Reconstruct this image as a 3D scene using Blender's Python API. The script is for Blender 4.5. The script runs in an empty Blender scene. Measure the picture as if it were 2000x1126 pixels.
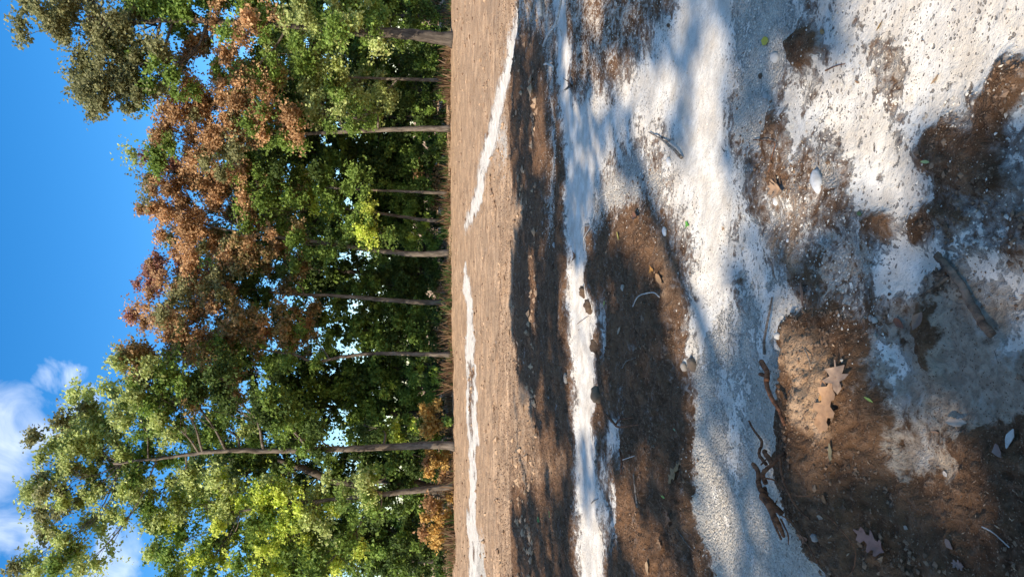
import bpy, math, random
import numpy as np
from mathutils import Vector, Matrix

# ------------------------------------------------------------------ camera, sky, sun, exposure
scene = bpy.context.scene
COL = scene.collection
CAM_H, PITCH, FOC = 1.6, math.radians(7.93), 1400.0       # focal length in pixels of a 2000 px wide frame
SUN_EL, SUN_AZ = math.radians(43.0), math.radians(222.0)  # azimuth clockwise from +Y: behind the camera, to its left
SUN = np.array([math.sin(SUN_AZ)*math.cos(SUN_EL), math.cos(SUN_AZ)*math.cos(SUN_EL), math.sin(SUN_EL)])

cam_d = bpy.data.cameras.new('camera')
cam_d.sensor_width = 36.0
cam_d.lens = FOC/2000.0*36.0
cam_d.clip_start, cam_d.clip_end = 0.05, 3000.0
cam = bpy.data.objects.new('camera', cam_d); COL.objects.link(cam)
cp, sp = math.cos(PITCH), math.sin(PITCH)
FWD, DWN, RGT = np.array([0, cp, -sp]), np.array([0, -sp, -cp]), np.array([1.0, 0, 0])
# the phone was held upright and the picture is stored turned: image right = down, image up = right
M = Matrix(((DWN[0], RGT[0], -FWD[0]), (DWN[1], RGT[1], -FWD[1]), (DWN[2], RGT[2], -FWD[2])))
cam.matrix_world = Matrix.Translation((0, 0, CAM_H)) @ M.to_4x4()
scene.camera = cam

world = bpy.data.worlds.new('World'); scene.world = world; world.use_nodes = True
wn, wl = world.node_tree.nodes, world.node_tree.links
wn.clear()
w_out = wn.new('ShaderNodeOutputWorld'); w_bg = wn.new('ShaderNodeBackground')
sky = wn.new('ShaderNodeTexSky'); sky.sky_type = 'NISHITA'; sky.sun_disc = False
sky.sun_elevation = SUN_EL; sky.sun_rotation = SUN_AZ
sky.air_density, sky.dust_density, sky.ozone_density = 1.0, 0.4, 3.0
SKY_STRENGTH = 0.15
w_bg.inputs['Strength'].default_value = SKY_STRENGTH
hsv = wn.new('ShaderNodeHueSaturation'); hsv.inputs['Hue'].default_value = .5; hsv.inputs['Saturation'].default_value = 1.38; hsv.inputs['Value'].default_value = 0.74
wl.new(sky.outputs[0], hsv.inputs['Color'])
# clouds: fixed directions on the sky
tc = wn.new('ShaderNodeTexCoord')
def wmath(op, a, b=None, clamp=False):
    n = wn.new('ShaderNodeMath'); n.operation = op; n.use_clamp = clamp
    for i, v in enumerate((a, b)):
        if v is None: continue
        if isinstance(v, (int, float)): n.inputs[i].default_value = v
        else: wl.new(v, n.inputs[i])
    return n.outputs[0]
wnoise = wn.new('ShaderNodeTexNoise'); wnoise.inputs['Scale'].default_value = 13.0; wnoise.inputs['Detail'].default_value = 9.0
wnoise.inputs['Roughness'].default_value = 0.55; wnoise.inputs['Distortion'].default_value = 0.9
wl.new(tc.outputs['Generated'], wnoise.inputs['Vector'])
cloud_sum = None
def pix_dir(X, Y):
    v = FWD + RGT*(563.0-Y)/FOC + DWN*(X-1000.0)/FOC
    return v/np.linalg.norm(v)
for (X, Y, rad, gain) in [(0, 850, .055, .9), (-5, 970, .06, .9), (-60, 900, .07, 1.0), (115, 728, .026, .75), (155, 792, .026, .7), (55, 800, .03, .55), (50, 1040, .04, .7),
                          (215, 1090, .045, .6), (-6000, 1500, .4, .9), (-300, 2900, .5, .9), (715, 590, .022, 1.0),
                          (500, -2200, .5, .9), (-9000, -3000, .5, .9), (-3500, 4500, .5, .9)]:  # large clouds out of view, added to make the sky's fill light more neutral
    d = pix_dir(X, Y)
    dot = wn.new('ShaderNodeVectorMath'); dot.operation = 'DOT_PRODUCT'
    nrm = wn.new('ShaderNodeVectorMath'); nrm.operation = 'NORMALIZE'; wl.new(tc.outputs['Generated'], nrm.inputs[0])
    wl.new(nrm.outputs[0], dot.inputs[0]); dot.inputs[1].default_value = tuple(d)
    c0 = math.cos(rad)
    m = wmath('MULTIPLY', wmath('DIVIDE', wmath('SUBTRACT', dot.outputs['Value'], math.cos(rad*1.25)), 1-math.cos(rad*1.25), True), gain)
    cloud_sum = m if cloud_sum is None else wmath('MAXIMUM', cloud_sum, m)
cfac = wmath('DIVIDE', wmath('SUBTRACT', wmath('ADD', wmath('MULTIPLY', wmath('POWER', cloud_sum, .6), .42), wnoise.outputs[0]), .72), .34, True)
cfac = wmath('MULTIPLY', wmath('MULTIPLY', cfac, wmath('MULTIPLY', cloud_sum, 4.0, True)), .66)
wmix = wn.new('ShaderNodeMix'); wmix.data_type = 'RGBA'
wl.new(cfac, wmix.inputs['Factor']); wl.new(hsv.outputs[0], wmix.inputs[6]); wmix.inputs[7].default_value = (4.4, 4.7, 5.2, 1)
wl.new(wmix.outputs[2], w_bg.inputs['Color']); wl.new(w_bg.outputs[0], w_out.inputs[0])

sun_d = bpy.data.lights.new('sun', 'SUN'); sun_d.energy = 3.3; sun_d.angle = math.radians(0.6); sun_d.color = (1.0, 0.89, 0.74)
sun_o = bpy.data.objects.new('sun', sun_d); COL.objects.link(sun_o)
sun_o.rotation_euler = Vector(SUN).to_track_quat('Z', 'Y').to_euler(); sun_o.location = (-10, -10, 30)

scene.view_settings.view_transform = 'Standard'; scene.view_settings.look = 'None'
scene.view_settings.exposure = 1.08; scene.view_settings.gamma = 1.0; scene.view_settings.use_curve_mapping = False
scene.render.engine = 'CYCLES'
scene.cycles.max_bounces = 5; scene.cycles.diffuse_bounces = 3; scene.cycles.transparent_max_bounces = 4

rng = np.random.default_rng(7); random.seed(7)

# ------------------------------------------------------------------ helpers
def ground(X, Y, z=0.0):
    """point at height z that the photograph shows at (X, Y)"""
    v = FWD + RGT*(563.0-Y)/FOC + DWN*(X-1000.0)/FOC
    t = (z-CAM_H)/v[2]
    return np.array([v[0]*t, v[1]*t])
def at_depth(X, Y, D):
    v = FWD + RGT*(563.0-Y)/FOC + DWN*(X-1000.0)/FOC
    return np.array([0, 0, CAM_H]) + v*(D/v[1])
def project(P):
    Q = P - np.array([0, 0, CAM_H])
    zc = Q @ FWD
    zc = np.where(zc > .05, zc, np.nan)
    return 1000+FOC*(Q @ DWN)/zc, 563-FOC*(Q @ RGT)/zc

def hash2(ix, iy, seed):
    h = (ix.astype(np.int64)*374761393 + iy.astype(np.int64)*668265263 + seed*2147483647) & 0xffffffff
    h = ((h ^ (h >> 13))*1274126177) & 0xffffffff
    h = ((h ^ (h >> 16))*2246822519) & 0xffffffff
    return ((h ^ (h >> 15)) & 0xffffff)/float(0xffffff)
def vnoise(x, y, seed=0):
    ix, iy = np.floor(x), np.floor(y)
    fx, fy = x-ix, y-iy
    ux, uy = fx*fx*fx*(fx*(fx*6-15)+10), fy*fy*fy*(fy*(fy*6-15)+10)
    ix, iy = ix.astype(np.int64), iy.astype(np.int64)
    a, b = hash2(ix, iy, seed), hash2(ix+1, iy, seed)
    c, d = hash2(ix, iy+1, seed), hash2(ix+1, iy+1, seed)
    return a+(b-a)*ux + (c-a)*uy + (a-b-c+d)*ux*uy
def fbm(x, y, oct=4, seed=0, gain=.5):
    s, a, t = 0, 1.0, 0
    for o in range(oct):
        s = s + a*vnoise(x*(2.03**o)+o*17.3, y*(2.03**o)-o*9.1, seed+o); t += a; a *= gain
    return s/t
def sstep(a, b, x):
    t = np.clip((x-a)/(b-a), 0, 1); return t*t*(3-2*t)

def mesh_from(name, V, faces_flat, loop_tot, smooth=True):
    me = bpy.data.meshes.new(name)
    V = np.asarray(V, dtype=np.float32); faces_flat = np.asarray(faces_flat, dtype=np.int32).ravel()
    loop_tot = np.asarray(loop_tot, dtype=np.int32)
    me.vertices.add(len(V)); me.vertices.foreach_set('co', V.ravel())
    me.loops.add(len(faces_flat)); me.loops.foreach_set('vertex_index', faces_flat)
    me.polygons.add(len(loop_tot))
    ls = np.zeros(len(loop_tot), np.int32); ls[1:] = np.cumsum(loop_tot)[:-1]
    me.polygons.foreach_set('loop_start', ls); me.polygons.foreach_set('loop_total', loop_tot)
    me.polygons.foreach_set('use_smooth', np.full(len(loop_tot), smooth))
    me.update(calc_edges=True)
    return me
def quads(name, V, F, smooth=True):
    F = np.asarray(F); return mesh_from(name, V, F.ravel(), np.full(len(F), F.shape[1]), smooth)
def color_attr(me, name, arr):
    a = me.attributes.new(name, 'FLOAT_COLOR', 'POINT')
    arr = np.asarray(arr, dtype=np.float32)
    if arr.shape[1] == 3: arr = np.hstack([arr, np.ones((len(arr), 1), np.float32)])
    a.data.foreach_set('color', arr.ravel())
def obj(name, me, mat=None, parent=None):
    o = bpy.data.objects.new(name, me); COL.objects.link(o)
    if mat is not None and me is not None and len(me.materials) == 0: me.materials.append(mat)
    if parent is not None: o.parent = parent
    return o
def empty(name, loc):
    o = bpy.data.objects.new(name, None); COL.objects.link(o); o.location = loc; o.empty_display_size = .2
    return o
def tag(o, label=None, cat=None, group=None, kind=None):
    if label: o['label'] = label
    if cat: o['category'] = cat
    if group: o['group'] = group
    if kind: o['kind'] = kind
    return o
def tube_arrays(pts, radii, sides=7, wobble=0.0):
    pts = np.asarray(pts, float); n = len(pts)
    T = np.gradient(pts, axis=0); T /= np.linalg.norm(T, axis=1)[:, None]+1e-9
    up = np.array([.31, .87, .2]) if abs(T[0, 2]) > .7 else np.array([0, 0.1, 1.0])
    V = []
    N = np.cross(T[0], up); N /= np.linalg.norm(N)
    for i in range(n):
        N = N - T[i]*(N @ T[i]); N /= np.linalg.norm(N)+1e-9
        B = np.cross(T[i], N)
        a = np.arange(sides)/sides*2*np.pi
        r = radii[i]*(1+wobble*(rng.random(sides)-.5))
        V.append(pts[i]+(np.cos(a)*r)[:, None]*N+(np.sin(a)*r)[:, None]*B)
    V = np.vstack(V)
    F = []
    for i in range(n-1):
        for k in range(sides):
            F.append((i*sides+k, i*sides+(k+1) % sides, (i+1)*sides+(k+1) % sides, (i+1)*sides+k))
    c0, c1 = len(V), len(V)+1
    V = np.vstack([V, pts[:1], pts[-1:]])
    Tris = [(c0, (k+1) % sides, k) for k in range(sides)] + [(c1, (n-1)*sides+k, (n-1)*sides+(k+1) % sides) for k in range(sides)]
    return V, F, Tris
def tubes_mesh(name, specs, sides=7, wobble=0.0, origin=(0, 0, 0)):
    Vs, flat, tot, off = [], [], [], 0
    for s in specs:
        V, F, Tr = tube_arrays(s[0], s[1], s[2] if len(s) > 2 else sides, wobble)
        Vs.append(V-np.asarray(origin))
        for f in F: flat.extend(i+off for i in f); tot.append(4)
        for f in Tr: flat.extend(i+off for i in f); tot.append(3)
        off += len(V)
    return mesh_from(name, np.vstack(Vs), flat, tot)
def smooth_path(ctrl, n):
    """Catmull-Rom through control points"""
    c = np.asarray(ctrl, float); c = np.vstack([2*c[0]-c[1], c, 2*c[-1]-c[-2]])
    k = len(c)-3; out = []
    for t in np.linspace(0, k-1e-6, n):
        i = int(t); u = t-i
        p0, p1, p2, p3 = c[i], c[i+1], c[i+2], c[i+3]
        out.append(.5*((2*p1)+(-p0+p2)*u+(2*p0-5*p1+4*p2-p3)*u*u+(-p0+3*p1-3*p2+p3)*u**3))
    return np.array(out)

# ------------------------------------------------------------------ materials
def new_mat(name):
    m = bpy.data.materials.new(name); m.use_nodes = True
    nt = m.node_tree; b = nt.nodes['Principled BSDF']
    return m, nt.nodes, nt.links, b
class NB:
    """small node helper"""
    def __init__(s, nodes, links): s.n, s.l = nodes, links
    def put(s, sock, v):
        if isinstance(v, (int, float)): sock.default_value = v
        elif isinstance(v, (tuple, list)): sock.default_value = tuple(v) if len(v) == len(sock.default_value) else tuple(v)+(1,)
        else: s.l.new(v, sock)
    def math(s, op, a, b=None, c=None, clamp=False):
        n = s.n.new('ShaderNodeMath'); n.operation = op; n.use_clamp = clamp
        for i, v in enumerate((a, b, c)):
            if v is not None: s.put(n.inputs[i], v)
        return n.outputs[0]
    def noise(s, vec, scale, detail=4, rough=.55, dist=0.0):
        n = s.n.new('ShaderNodeTexNoise'); n.inputs['Scale'].default_value = scale; n.inputs['Detail'].default_value = detail
        n.inputs['Roughness'].default_value = rough; n.inputs['Distortion'].default_value = dist
        s.l.new(vec, n.inputs['Vector']); return n.outputs[0]
    def voro(s, vec, scale, feat='F1', out='Distance', rnd=1.0):
        n = s.n.new('ShaderNodeTexVoronoi'); n.feature = feat; n.inputs['Scale'].default_value = scale
        if 'Randomness' in n.inputs: n.inputs['Randomness'].default_value = rnd
        s.l.new(vec, n.inputs['Vector']); return n.outputs[out]
    def mapping(s, vec, scale=(1, 1, 1), rot=(0, 0, 0)):
        n = s.n.new('ShaderNodeMapping'); n.inputs['Scale'].default_value = scale; n.inputs['Rotation'].default_value = rot
        s.l.new(vec, n.inputs['Vector']); return n.outputs[0]
    def mix(s, f, a, b, mode='MIX'):
        n = s.n.new('ShaderNodeMix'); n.data_type = 'RGBA'; n.blend_type = mode
        s.put(n.inputs[0], f); s.put(n.inputs[6], a); s.put(n.inputs[7], b); return n.outputs[2]
    def ramp(s, v, lo, hi, a=0.0, b=1.0):
        n = s.n.new('ShaderNodeMapRange'); n.interpolation_type = 'SMOOTHSTEP'
        s.put(n.inputs['Value'], v); n.inputs['From Min'].default_value = lo; n.inputs['From Max'].default_value = hi
        n.inputs['To Min'].default_value = a; n.inputs['To Max'].default_value = b; return n.outputs[0]
    def attr(s, name):
        n = s.n.new('ShaderNodeAttribute'); n.attribute_name = name; return n
    def bump(s, h, strength, dist, nrm=None):
        n = s.n.new('ShaderNodeBump'); n.inputs['Strength'].default_value = strength; n.inputs['Distance'].default_value = dist
        s.l.new(h, n.inputs['Height'])
        if nrm is not None: s.l.new(nrm, n.inputs['Normal'])
        return n.outputs[0]

def make_ground_material():
    m, n, l, b = new_mat('ground_surface'); N = NB(n, l)
    tc = n.new('ShaderNodeTexCoord'); P = tc.outputs['Object']
    A = N.attr('cover'); sep = n.new('ShaderNodeSeparateColor'); l.new(A.outputs['Color'], sep.inputs[0])
    clay_a, grav_a, field_a, mud_a = sep.outputs[0], sep.outputs[1], sep.outputs[2], A.outputs['Alpha']
    n_big = N.noise(P, 1.3, 5, .6); n_mid = N.noise(P, 6, 6, .62); n_fine = N.noise(P, 28, 6, .65, .3); n_grit = N.noise(P, 120, 3, .6)
    # soil
    soil = N.mix(N.ramp(n_mid, .3, .7), (.085, .043, .021), (.20, .108, .056))
    soil = N.mix(N.ramp(n_fine, .45, .75, 0, .8), soil, (.27, .165, .10))
    soil = N.mix(N.ramp(n_big, .48, .66, 0, .55), soil, (.23, .12, .06))
    soil = N.mix(N.ramp(n_grit, .62, .74, 0, .35), soil, (.3, .24, .18))
    # dry straw field
    Ps = N.mapping(P, (.35, 2.4, 1)); n_st = N.noise(Ps, 3.0, 7, .65); n_st2 = N.noise(Ps, 14, 4, .6)
    field = N.mix(N.ramp(n_st, .35, .65), (.42, .255, .14), (.63, .42, .255))
    field = N.mix(N.ramp(n_st2, .5, .72, 0, .6), field, (.62, .43, .28))
    field = N.mix(N.ramp(n_mid, .56, .74, 0, .3), field, (.22, .13, .075))
    field = N.mix(N.ramp(n_big, .42, .62, .5, 0), field, (.26, .175, .11))
    field = N.mix(N.ramp(N.noise(N.mapping(P, (.5, 1.3, 1)), 4.5, 7, .72, .5), .50, .64, 0, .75), field, (.20, .125, .075))
    col = N.mix(N.ramp(N.math('ADD', field_a, N.math('MULTIPLY', N.math('SUBTRACT', n_mid, .5), .5)), .35, .65), soil, field)
    # gravel: crushed pale stone with dust between
    v1 = N.voro(P, 75, out='Color'); v1d = N.voro(P, 75)
    sv = n.new('ShaderNodeSeparateColor'); l.new(v1, sv.inputs[0])
    grav = N.mix(N.ramp(sv.outputs[0], .15, .9), (.42, .355, .27), (.80, .71, .57))
    grav = N.mix(N.ramp(v1d, .35, .6, 0, .7), grav, (.28, .23, .17))
    grav = N.mix(N.ramp(n_mid, .5, .68, 0, .6), grav, (.68, .60, .49))
    grav = N.mix(.6, grav, (.72, .64, .52))
    grav = N.mix(N.ramp(N.noise(P, 3.1, 6, .65), .45, .65, 0, .5), grav, (.40, .335, .26))
    grav = N.mix(N.ramp(N.noise(P, 5.3, 6, .65), .56, .68, 0, .7), grav, (.80, .75, .67))
    gfac = N.ramp(N.math('ADD', grav_a, N.math('ADD', N.math('MULTIPLY', N.math('SUBTRACT', n_fine, .5), .7), N.math('MULTIPLY', N.math('SUBTRACT', n_mid, .5), .5))), .4, .6)
    col = N.mix(gfac, col, grav)
    # grey silt
    mud = N.mix(N.ramp(n_fine, .4, .6), (.31, .23, .16), (.45, .35, .25))
    mud = N.mix(N.ramp(N.voro(P, 30), .12, .22, .45, 0), mud, (.17, .125, .085))
    mfac = N.ramp(N.math('ADD', mud_a, N.math('ADD', N.math('MULTIPLY', N.math('SUBTRACT', n_mid, .5), 1.1), N.math('MULTIPLY', N.math('SUBTRACT', n_fine, .5), .9))), .42, .62)
    col = N.mix(mfac, col, mud)
    # white clay with rain pits and worn holes
    clay = N.mix(N.ramp(n_mid, .3, .7), (.54, .465, .37), (.77, .71, .61))
    clay = N.mix(N.ramp(n_fine, .5, .72, 0, .55), clay, (.46, .40, .32))
    clay = N.mix(N.ramp(n_grit, .6, .72, 0, .4), clay, (.33, .28, .23))
    clay = N.mix(N.ramp(n_big, .5, .68, 0, .3), clay, (.55, .44, .32))
    clay = N.mix(N.ramp(N.noise(P, 2.7, 6, .62), .46, .66, 0, .6), clay, (.47, .425, .365))
    Pp = N.mapping(P, (1, 1.15, 1))
    wob = n.new('ShaderNodeVectorMath'); wob.operation = 'MULTIPLY_ADD'
    nz = n.new('ShaderNodeTexNoise'); nz.inputs['Scale'].default_value = 25; l.new(P, nz.inputs['Vector'])
    l.new(nz.outputs['Color'], wob.inputs[0]); wob.inputs[1].default_value = (.03, .03, .03); l.new(Pp, wob.inputs[2])
    pit_d = N.voro(wob.outputs[0], 44); pit_c = N.voro(wob.outputs[0], 44, out='Color')
    sp_ = n.new('ShaderNodeSeparateColor'); l.new(pit_c, sp_.inputs[0])
    pit_zone = N.ramp(N.math('ADD', N.noise(P, 2.1, 3), N.math('MULTIPLY', N.math('SUBTRACT', 1.0, clay_a), .35)), .44, .60)
    pit_zone = N.math('MULTIPLY', pit_zone, N.ramp(clay_a, .8, 1.0, 1.0, .12))
    pit_r = N.math('MULTIPLY', N.math('MULTIPLY', sp_.outputs[0], .38), pit_zone)
    pit = N.ramp(N.math('SUBTRACT', pit_d, pit_r), -.05, .02, 1, 0)
    q_d = N.voro(wob.outputs[0], 95); q_c = N.voro(wob.outputs[0], 95, out='Color'); sq = n.new('ShaderNodeSeparateColor'); l.new(q_c, sq.inputs[0])
    q_r = N.math('MULTIPLY', N.math('MULTIPLY', N.ramp(sq.outputs[0], .35, 1.0), .42), N.math('MULTIPLY', N.ramp(N.noise(P, 3.3, 4), .42, .62, .15, 1), N.ramp(clay_a, .85, 1.05, 1.0, .45)))
    pit = N.math('MAXIMUM', pit, N.ramp(N.math('SUBTRACT', q_d, q_r), -.06, .03, 1, 0))
    n_e = N.noise(P, 11, 7, .68, .6)
    cf = N.math('ADD', clay_a, N.math('ADD', N.math('MULTIPLY', N.math('SUBTRACT', n_e, .5), 1.3), N.math('MULTIPLY', N.math('SUBTRACT', n_fine, .5), .75)))
    cf = N.math('ADD', cf, N.math('MULTIPLY', N.math('SUBTRACT', N.noise(P, 4.3, 6, .6, .4), .5), N.ramp(clay_a, .82, 1.0, 1.0, .25)))
    cfac = N.ramp(cf, .44, .57)
    dust = N.math('MULTIPLY', N.ramp(cf, .12, .5, 0, .75), N.ramp(N.noise(P, 19, 5, .7), .36, .62, .15, 1))
    col = N.mix(dust, col, (.5, .46, .40))
    keep = N.math('SUBTRACT', 1.0, N.math('MULTIPLY', pit, .85))
    cfac2 = N.math('MULTIPLY', cfac, keep)
    under = N.mix(.6, col, (.27, .235, .195))
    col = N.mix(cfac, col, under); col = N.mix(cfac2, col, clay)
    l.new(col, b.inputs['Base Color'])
    b.inputs['Roughness'].default_value = .95; b.inputs['Specular IOR Level'].default_value = .12
    h = N.math('ADD', N.math('MULTIPLY', N.math('MULTIPLY', n_fine, 1.5), N.math('SUBTRACT', 1.0, N.math('MULTIPLY', cfac2, .75))), N.math('MULTIPLY', cfac2, .7))
    h = N.math('ADD', h, N.math('MULTIPLY', N.math('MULTIPLY', v1d, -.5), N.math('MULTIPLY', gfac, N.math('SUBTRACT', 1.0, cfac2))))
    h = N.math('SUBTRACT', h, N.math('MULTIPLY', N.math('MULTIPLY', pit, cfac), .25))
    bp = N.bump(h, 1.0, .03); l.new(N.bump(n_grit, .3, .006, bp), b.inputs['Normal'])
    return m
MAT_GROUND = make_ground_material()

def make_leaf_material(name, rough=.5, trans=.42):
    m, n, l, b = new_mat(name); N = NB(n, l)
    a = N.attr('tint')
    l.new(a.outputs['Color'], b.inputs['Base Color']); b.inputs['Roughness'].default_value = rough; b.inputs['Specular IOR Level'].default_value = .2
    tr = n.new('ShaderNodeBsdfTranslucent')
    l.new(N.mix(.5, a.outputs['Color'], (.16, .24, .03), 'ADD') if False else a.outputs['Color'], tr.inputs['Color'])
    ms = n.new('ShaderNodeMixShader'); ms.inputs[0].default_value = trans
    l.new(b.outputs[0], ms.inputs[1]); l.new(tr.outputs[0], ms.inputs[2])
    l.new(ms.outputs[0], n['Material Output'].inputs['Surface'])
    return m
MAT_LEAF = make_leaf_material('tree_leaf')
def make_bark(name, c1, c2, scale=9, c3=None):
    m, n, l, b = new_mat(name); N = NB(n, l)
    P = n.new('ShaderNodeTexCoord').outputs['Object']
    Pm = N.mapping(P, (1, 1, .25)); n1 = N.noise(Pm, scale, 6, .65, .4); n2 = N.noise(P, 2.2, 3)
    col = N.mix(N.ramp(n1, .35, .65), c1, c2)
    col = N.mix(N.ramp(n2, .5, .7, 0, .5), col, c3 or tuple(.6*v for v in c2))
    l.new(col, b.inputs['Base Color']); b.inputs['Roughness'].default_value = .92; b.inputs['Specular IOR Level'].default_value = .15
    l.new(N.bump(n1, .8, .03), b.inputs['Normal'])
    return m
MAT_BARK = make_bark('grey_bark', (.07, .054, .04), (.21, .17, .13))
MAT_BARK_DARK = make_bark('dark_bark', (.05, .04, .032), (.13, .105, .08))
MAT_STICK = make_bark('stick_bark', (.12, .085, .06), (.42, .33, .25), 40)
MAT_ROOT = make_bark('root_bark', (.07, .034, .02), (.30, .13, .065), 40)
MAT_BRANCH = make_bark('branch_bark', (.05, .03, .02), (.24, .15, .095), 30, (.5, .44, .36))
MAT_BLEACHED = make_bark('bleached_wood', (.36, .32, .27), (.66, .61, .55), 40)
def make_stone_mat():
    m, n, l, b = new_mat('stone'); N = NB(n, l)
    P = n.new('ShaderNodeTexCoord').outputs['Object']; oi = n.new('ShaderNodeObjectInfo')
    n1 = N.noise(P, 22, 5, .6)
    a = N.attr('tint')
    col = N.mix(N.ramp(n1, .35, .7), a.outputs['Color'], N.mix(.45, a.outputs['Color'], (.2, .15, .1)))
    l.new(col, b.inputs['Base Color']); b.inputs['Roughness'].default_value = .9; b.inputs['Specular IOR Level'].default_value = .2
    l.new(N.bump(n1, .5, .01), b.inputs['Normal'])
    return m
MAT_STONE = make_stone_mat()
def make_litter_mat():
    m, n, l, b = new_mat('fallen_leaf_surface'); N = NB(n, l)
    P = n.new('ShaderNodeTexCoord').outputs['Object']
    a = N.attr('tint'); n1 = N.noise(P, 45, 5, .6)
    col = N.mix(N.ramp(n1, .45, .72, 0, .55), a.outputs['Color'], N.mix(.6, a.outputs['Color'], (.10, .05, .025)))
    l.new(col, b.inputs['Base Color']); b.inputs['Roughness'].default_value = .65
    l.new(N.bump(n1, .4, .004), b.inputs['Normal'])
    return m
MAT_LITTER = make_litter_mat()

# ------------------------------------------------------------------ what covers the ground (painted as ground cover, in metres; a few sunlit patches tinted lighter)
OPS = []   # (polygon in metres, (clay, gravel, field, mud) or None entries, softness in metres)
def cover(pix, clay=None, grav=None, field=None, mud=None, soft=.06):
    OPS.append((np.array([ground(*p) for p in pix]), (clay, grav, field, mud), soft*1.35))
def band(far, near):   # lists of (Y, X) on the far and near edge
    return [(x, y) for y, x in far] + [(x, y) for y, x in reversed(near)]
# dry field beyond the shade of the near trees
cover([(815, -900), (815, 2200), (1010, 2200), (1010, 1126), (1000, 1000), (995, 900), (1050, 860), (1040, 780), (1010, 720), (1005, 600), (1010, 480), (1030, 400), (985, 330), (985, 240), (1000, 120), (1010, 0), (1010, -900)], field=1, soft=.5)
cover([(1000, 840), (1110, 860), (1115, 960), (1000, 980)], field=.55, soft=.4)  # soil tinted half tan where sun reaches it, lit tone put into colour
cover([(1270, 440), (1335, 430), (1352, 640), (1320, 660), (1290, 560)], field=.5, soft=.15)  # tan tint on soil in a sun patch outline, sunlight painted in
# far white strips
far_r = [(1012, -60), (1012, 0), (1008, 40), (994, 95), (984, 135), (974, 180), (958, 228), (946, 280), (936, 330), (921, 390), (908, 442), (919, 440), (940, 390), (941, 372), (950, 330), (967, 280), (976, 240), (990, 180), (999, 150), (1005, 100), (1021, 50), (1030, 0), (1032, -60)]
far_l = band([(505, 906), (560, 906), (600, 909), (650, 911), (700, 909), (800, 911), (900, 914), (1000, 914), (1080, 914), (1126, 917), (1300, 918)],
             [(505, 911), (560, 915), (600, 919), (650, 929), (700, 929), (800, 931), (850, 932), (900, 931), (950, 929), (1000, 931), (1080, 937), (1126, 930), (1300, 932)])
cover(far_r, clay=1.25, field=0, soft=.3); cover(far_l, clay=1.0, field=.3, soft=.3)
cover([(960, 240), (990, 230), (1000, 300), (985, 360), (975, 300)], clay=.5, grav=.6, soft=.5)
cover([(930, 1060), (950, 1060), (950, 1200), (930, 1200)], grav=.9, clay=.4, soft=.6)
cover([(915, 720), (925, 720), (922, 860), (916, 860)], clay=.35, soft=.3)
# pale dirty ground on the right between the strips
cover([(1010, -200), (1085, -200), (1090, 120), (1090, 330), (1085, 480), (1065, 480), (1070, 250), (1060, 100), (1010, 60)], grav=.5, clay=.22, soft=.25)
# around the fork: pale gravel
cover([(1100, -200), (1330, -200), (1330, 0), (1240, 140), (1180, 200), (1120, 230), (1105, 100)], grav=.46, clay=.06, soft=.25)
cover([(1150, 330), (1250, 240), (1330, 300), (1345, 450), (1335, 470), (1250, 420), (1200, 440), (1150, 460)], grav=.6, clay=.33, soft=.2)
cover([(1170, 900), (1215, 760), (1200, 900), (1205, 1080), (1190, 1080)], clay=.45, soft=.15)
cover([(1190, 820), (1215, 830), (1220, 890), (1190, 880)], clay=.75, soft=.1)
cover([(1175, 590), (1190, 600), (1185, 690), (1178, 690)], clay=.6, soft=.1)
cover([(1195, 930), (1210, 930), (1220, 1040), (1205, 1040)], clay=.6, soft=.1)
# near white strip
near_strip = band([(-300, 1070), (0, 1082), (60, 1090), (120, 1092), (200, 1094), (300, 1102), (400, 1106), (480, 1109), (560, 1113), (640, 1113), (700, 1119), (760, 1121), (850, 1123), (950, 1126), (1050, 1131), (1126, 1133), (1400, 1140)],
                  [(-300, 1100), (0, 1107), (60, 1108), (110, 1118), (150, 1110), (190, 1115), (240, 1125), (350, 1152), (400, 1148), (450, 1138), (480, 1140), (540, 1141), (580, 1149), (605, 1165), (628, 1168), (650, 1154), (700, 1160), (760, 1160), (830, 1160), (850, 1170), (880, 1168), (920, 1165), (950, 1172), (980, 1183), (1010, 1174), (1060, 1183), (1126, 1183), (1400, 1190)])
cover(near_strip, clay=1.05, grav=0, field=0, soft=.2)
# the track
track_w = [(1108, 215), (1150, 195), (1195, 185), (1235, 135), (1285, 65), (1322, 0), (1350, -200), (1490, -200), (1450, 0), (1455, 60), (1438, 150), (1430, 220), (1440, 280), (1462, 360), (1445, 440), (1425, 520), (1435, 600), (1445, 680), (1440, 760), (1425, 760), (1410, 700), (1360, 690), (1348, 620), (1352, 540), (1338, 450), (1322, 400), (1300, 310), (1290, 255), (1240, 240), (1200, 285), (1165, 335), (1150, 405), (1125, 400), (1112, 300)]
track_g = [(1340, 590), (1362, 700), (1368, 800), (1371, 900), (1366, 1000), (1392, 1080), (1410, 1300), (1760, 1300), (1650, 1126), (1600, 1050), (1555, 1000), (1528, 900), (1520, 800), (1502, 700), (1490, 600)]
cover(track_g, clay=.12, grav=1.1, field=0, soft=.1)
cover([(1370, 820), (1405, 850), (1440, 1060), (1400, 1090), (1372, 1000)], clay=.38, soft=.15)
cover(track_w, clay=1.02, grav=.3, field=0, soft=.3)
cover([(1405, 680), (1450, 690), (1460, 800), (1450, 930), (1425, 930), (1418, 800)], clay=.78, soft=.14)
cover([(1400, 600), (1500, 600), (1530, 690), (1480, 740), (1400, 730), (1370, 690)], clay=.42, grav=.9, soft=.15)
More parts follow.
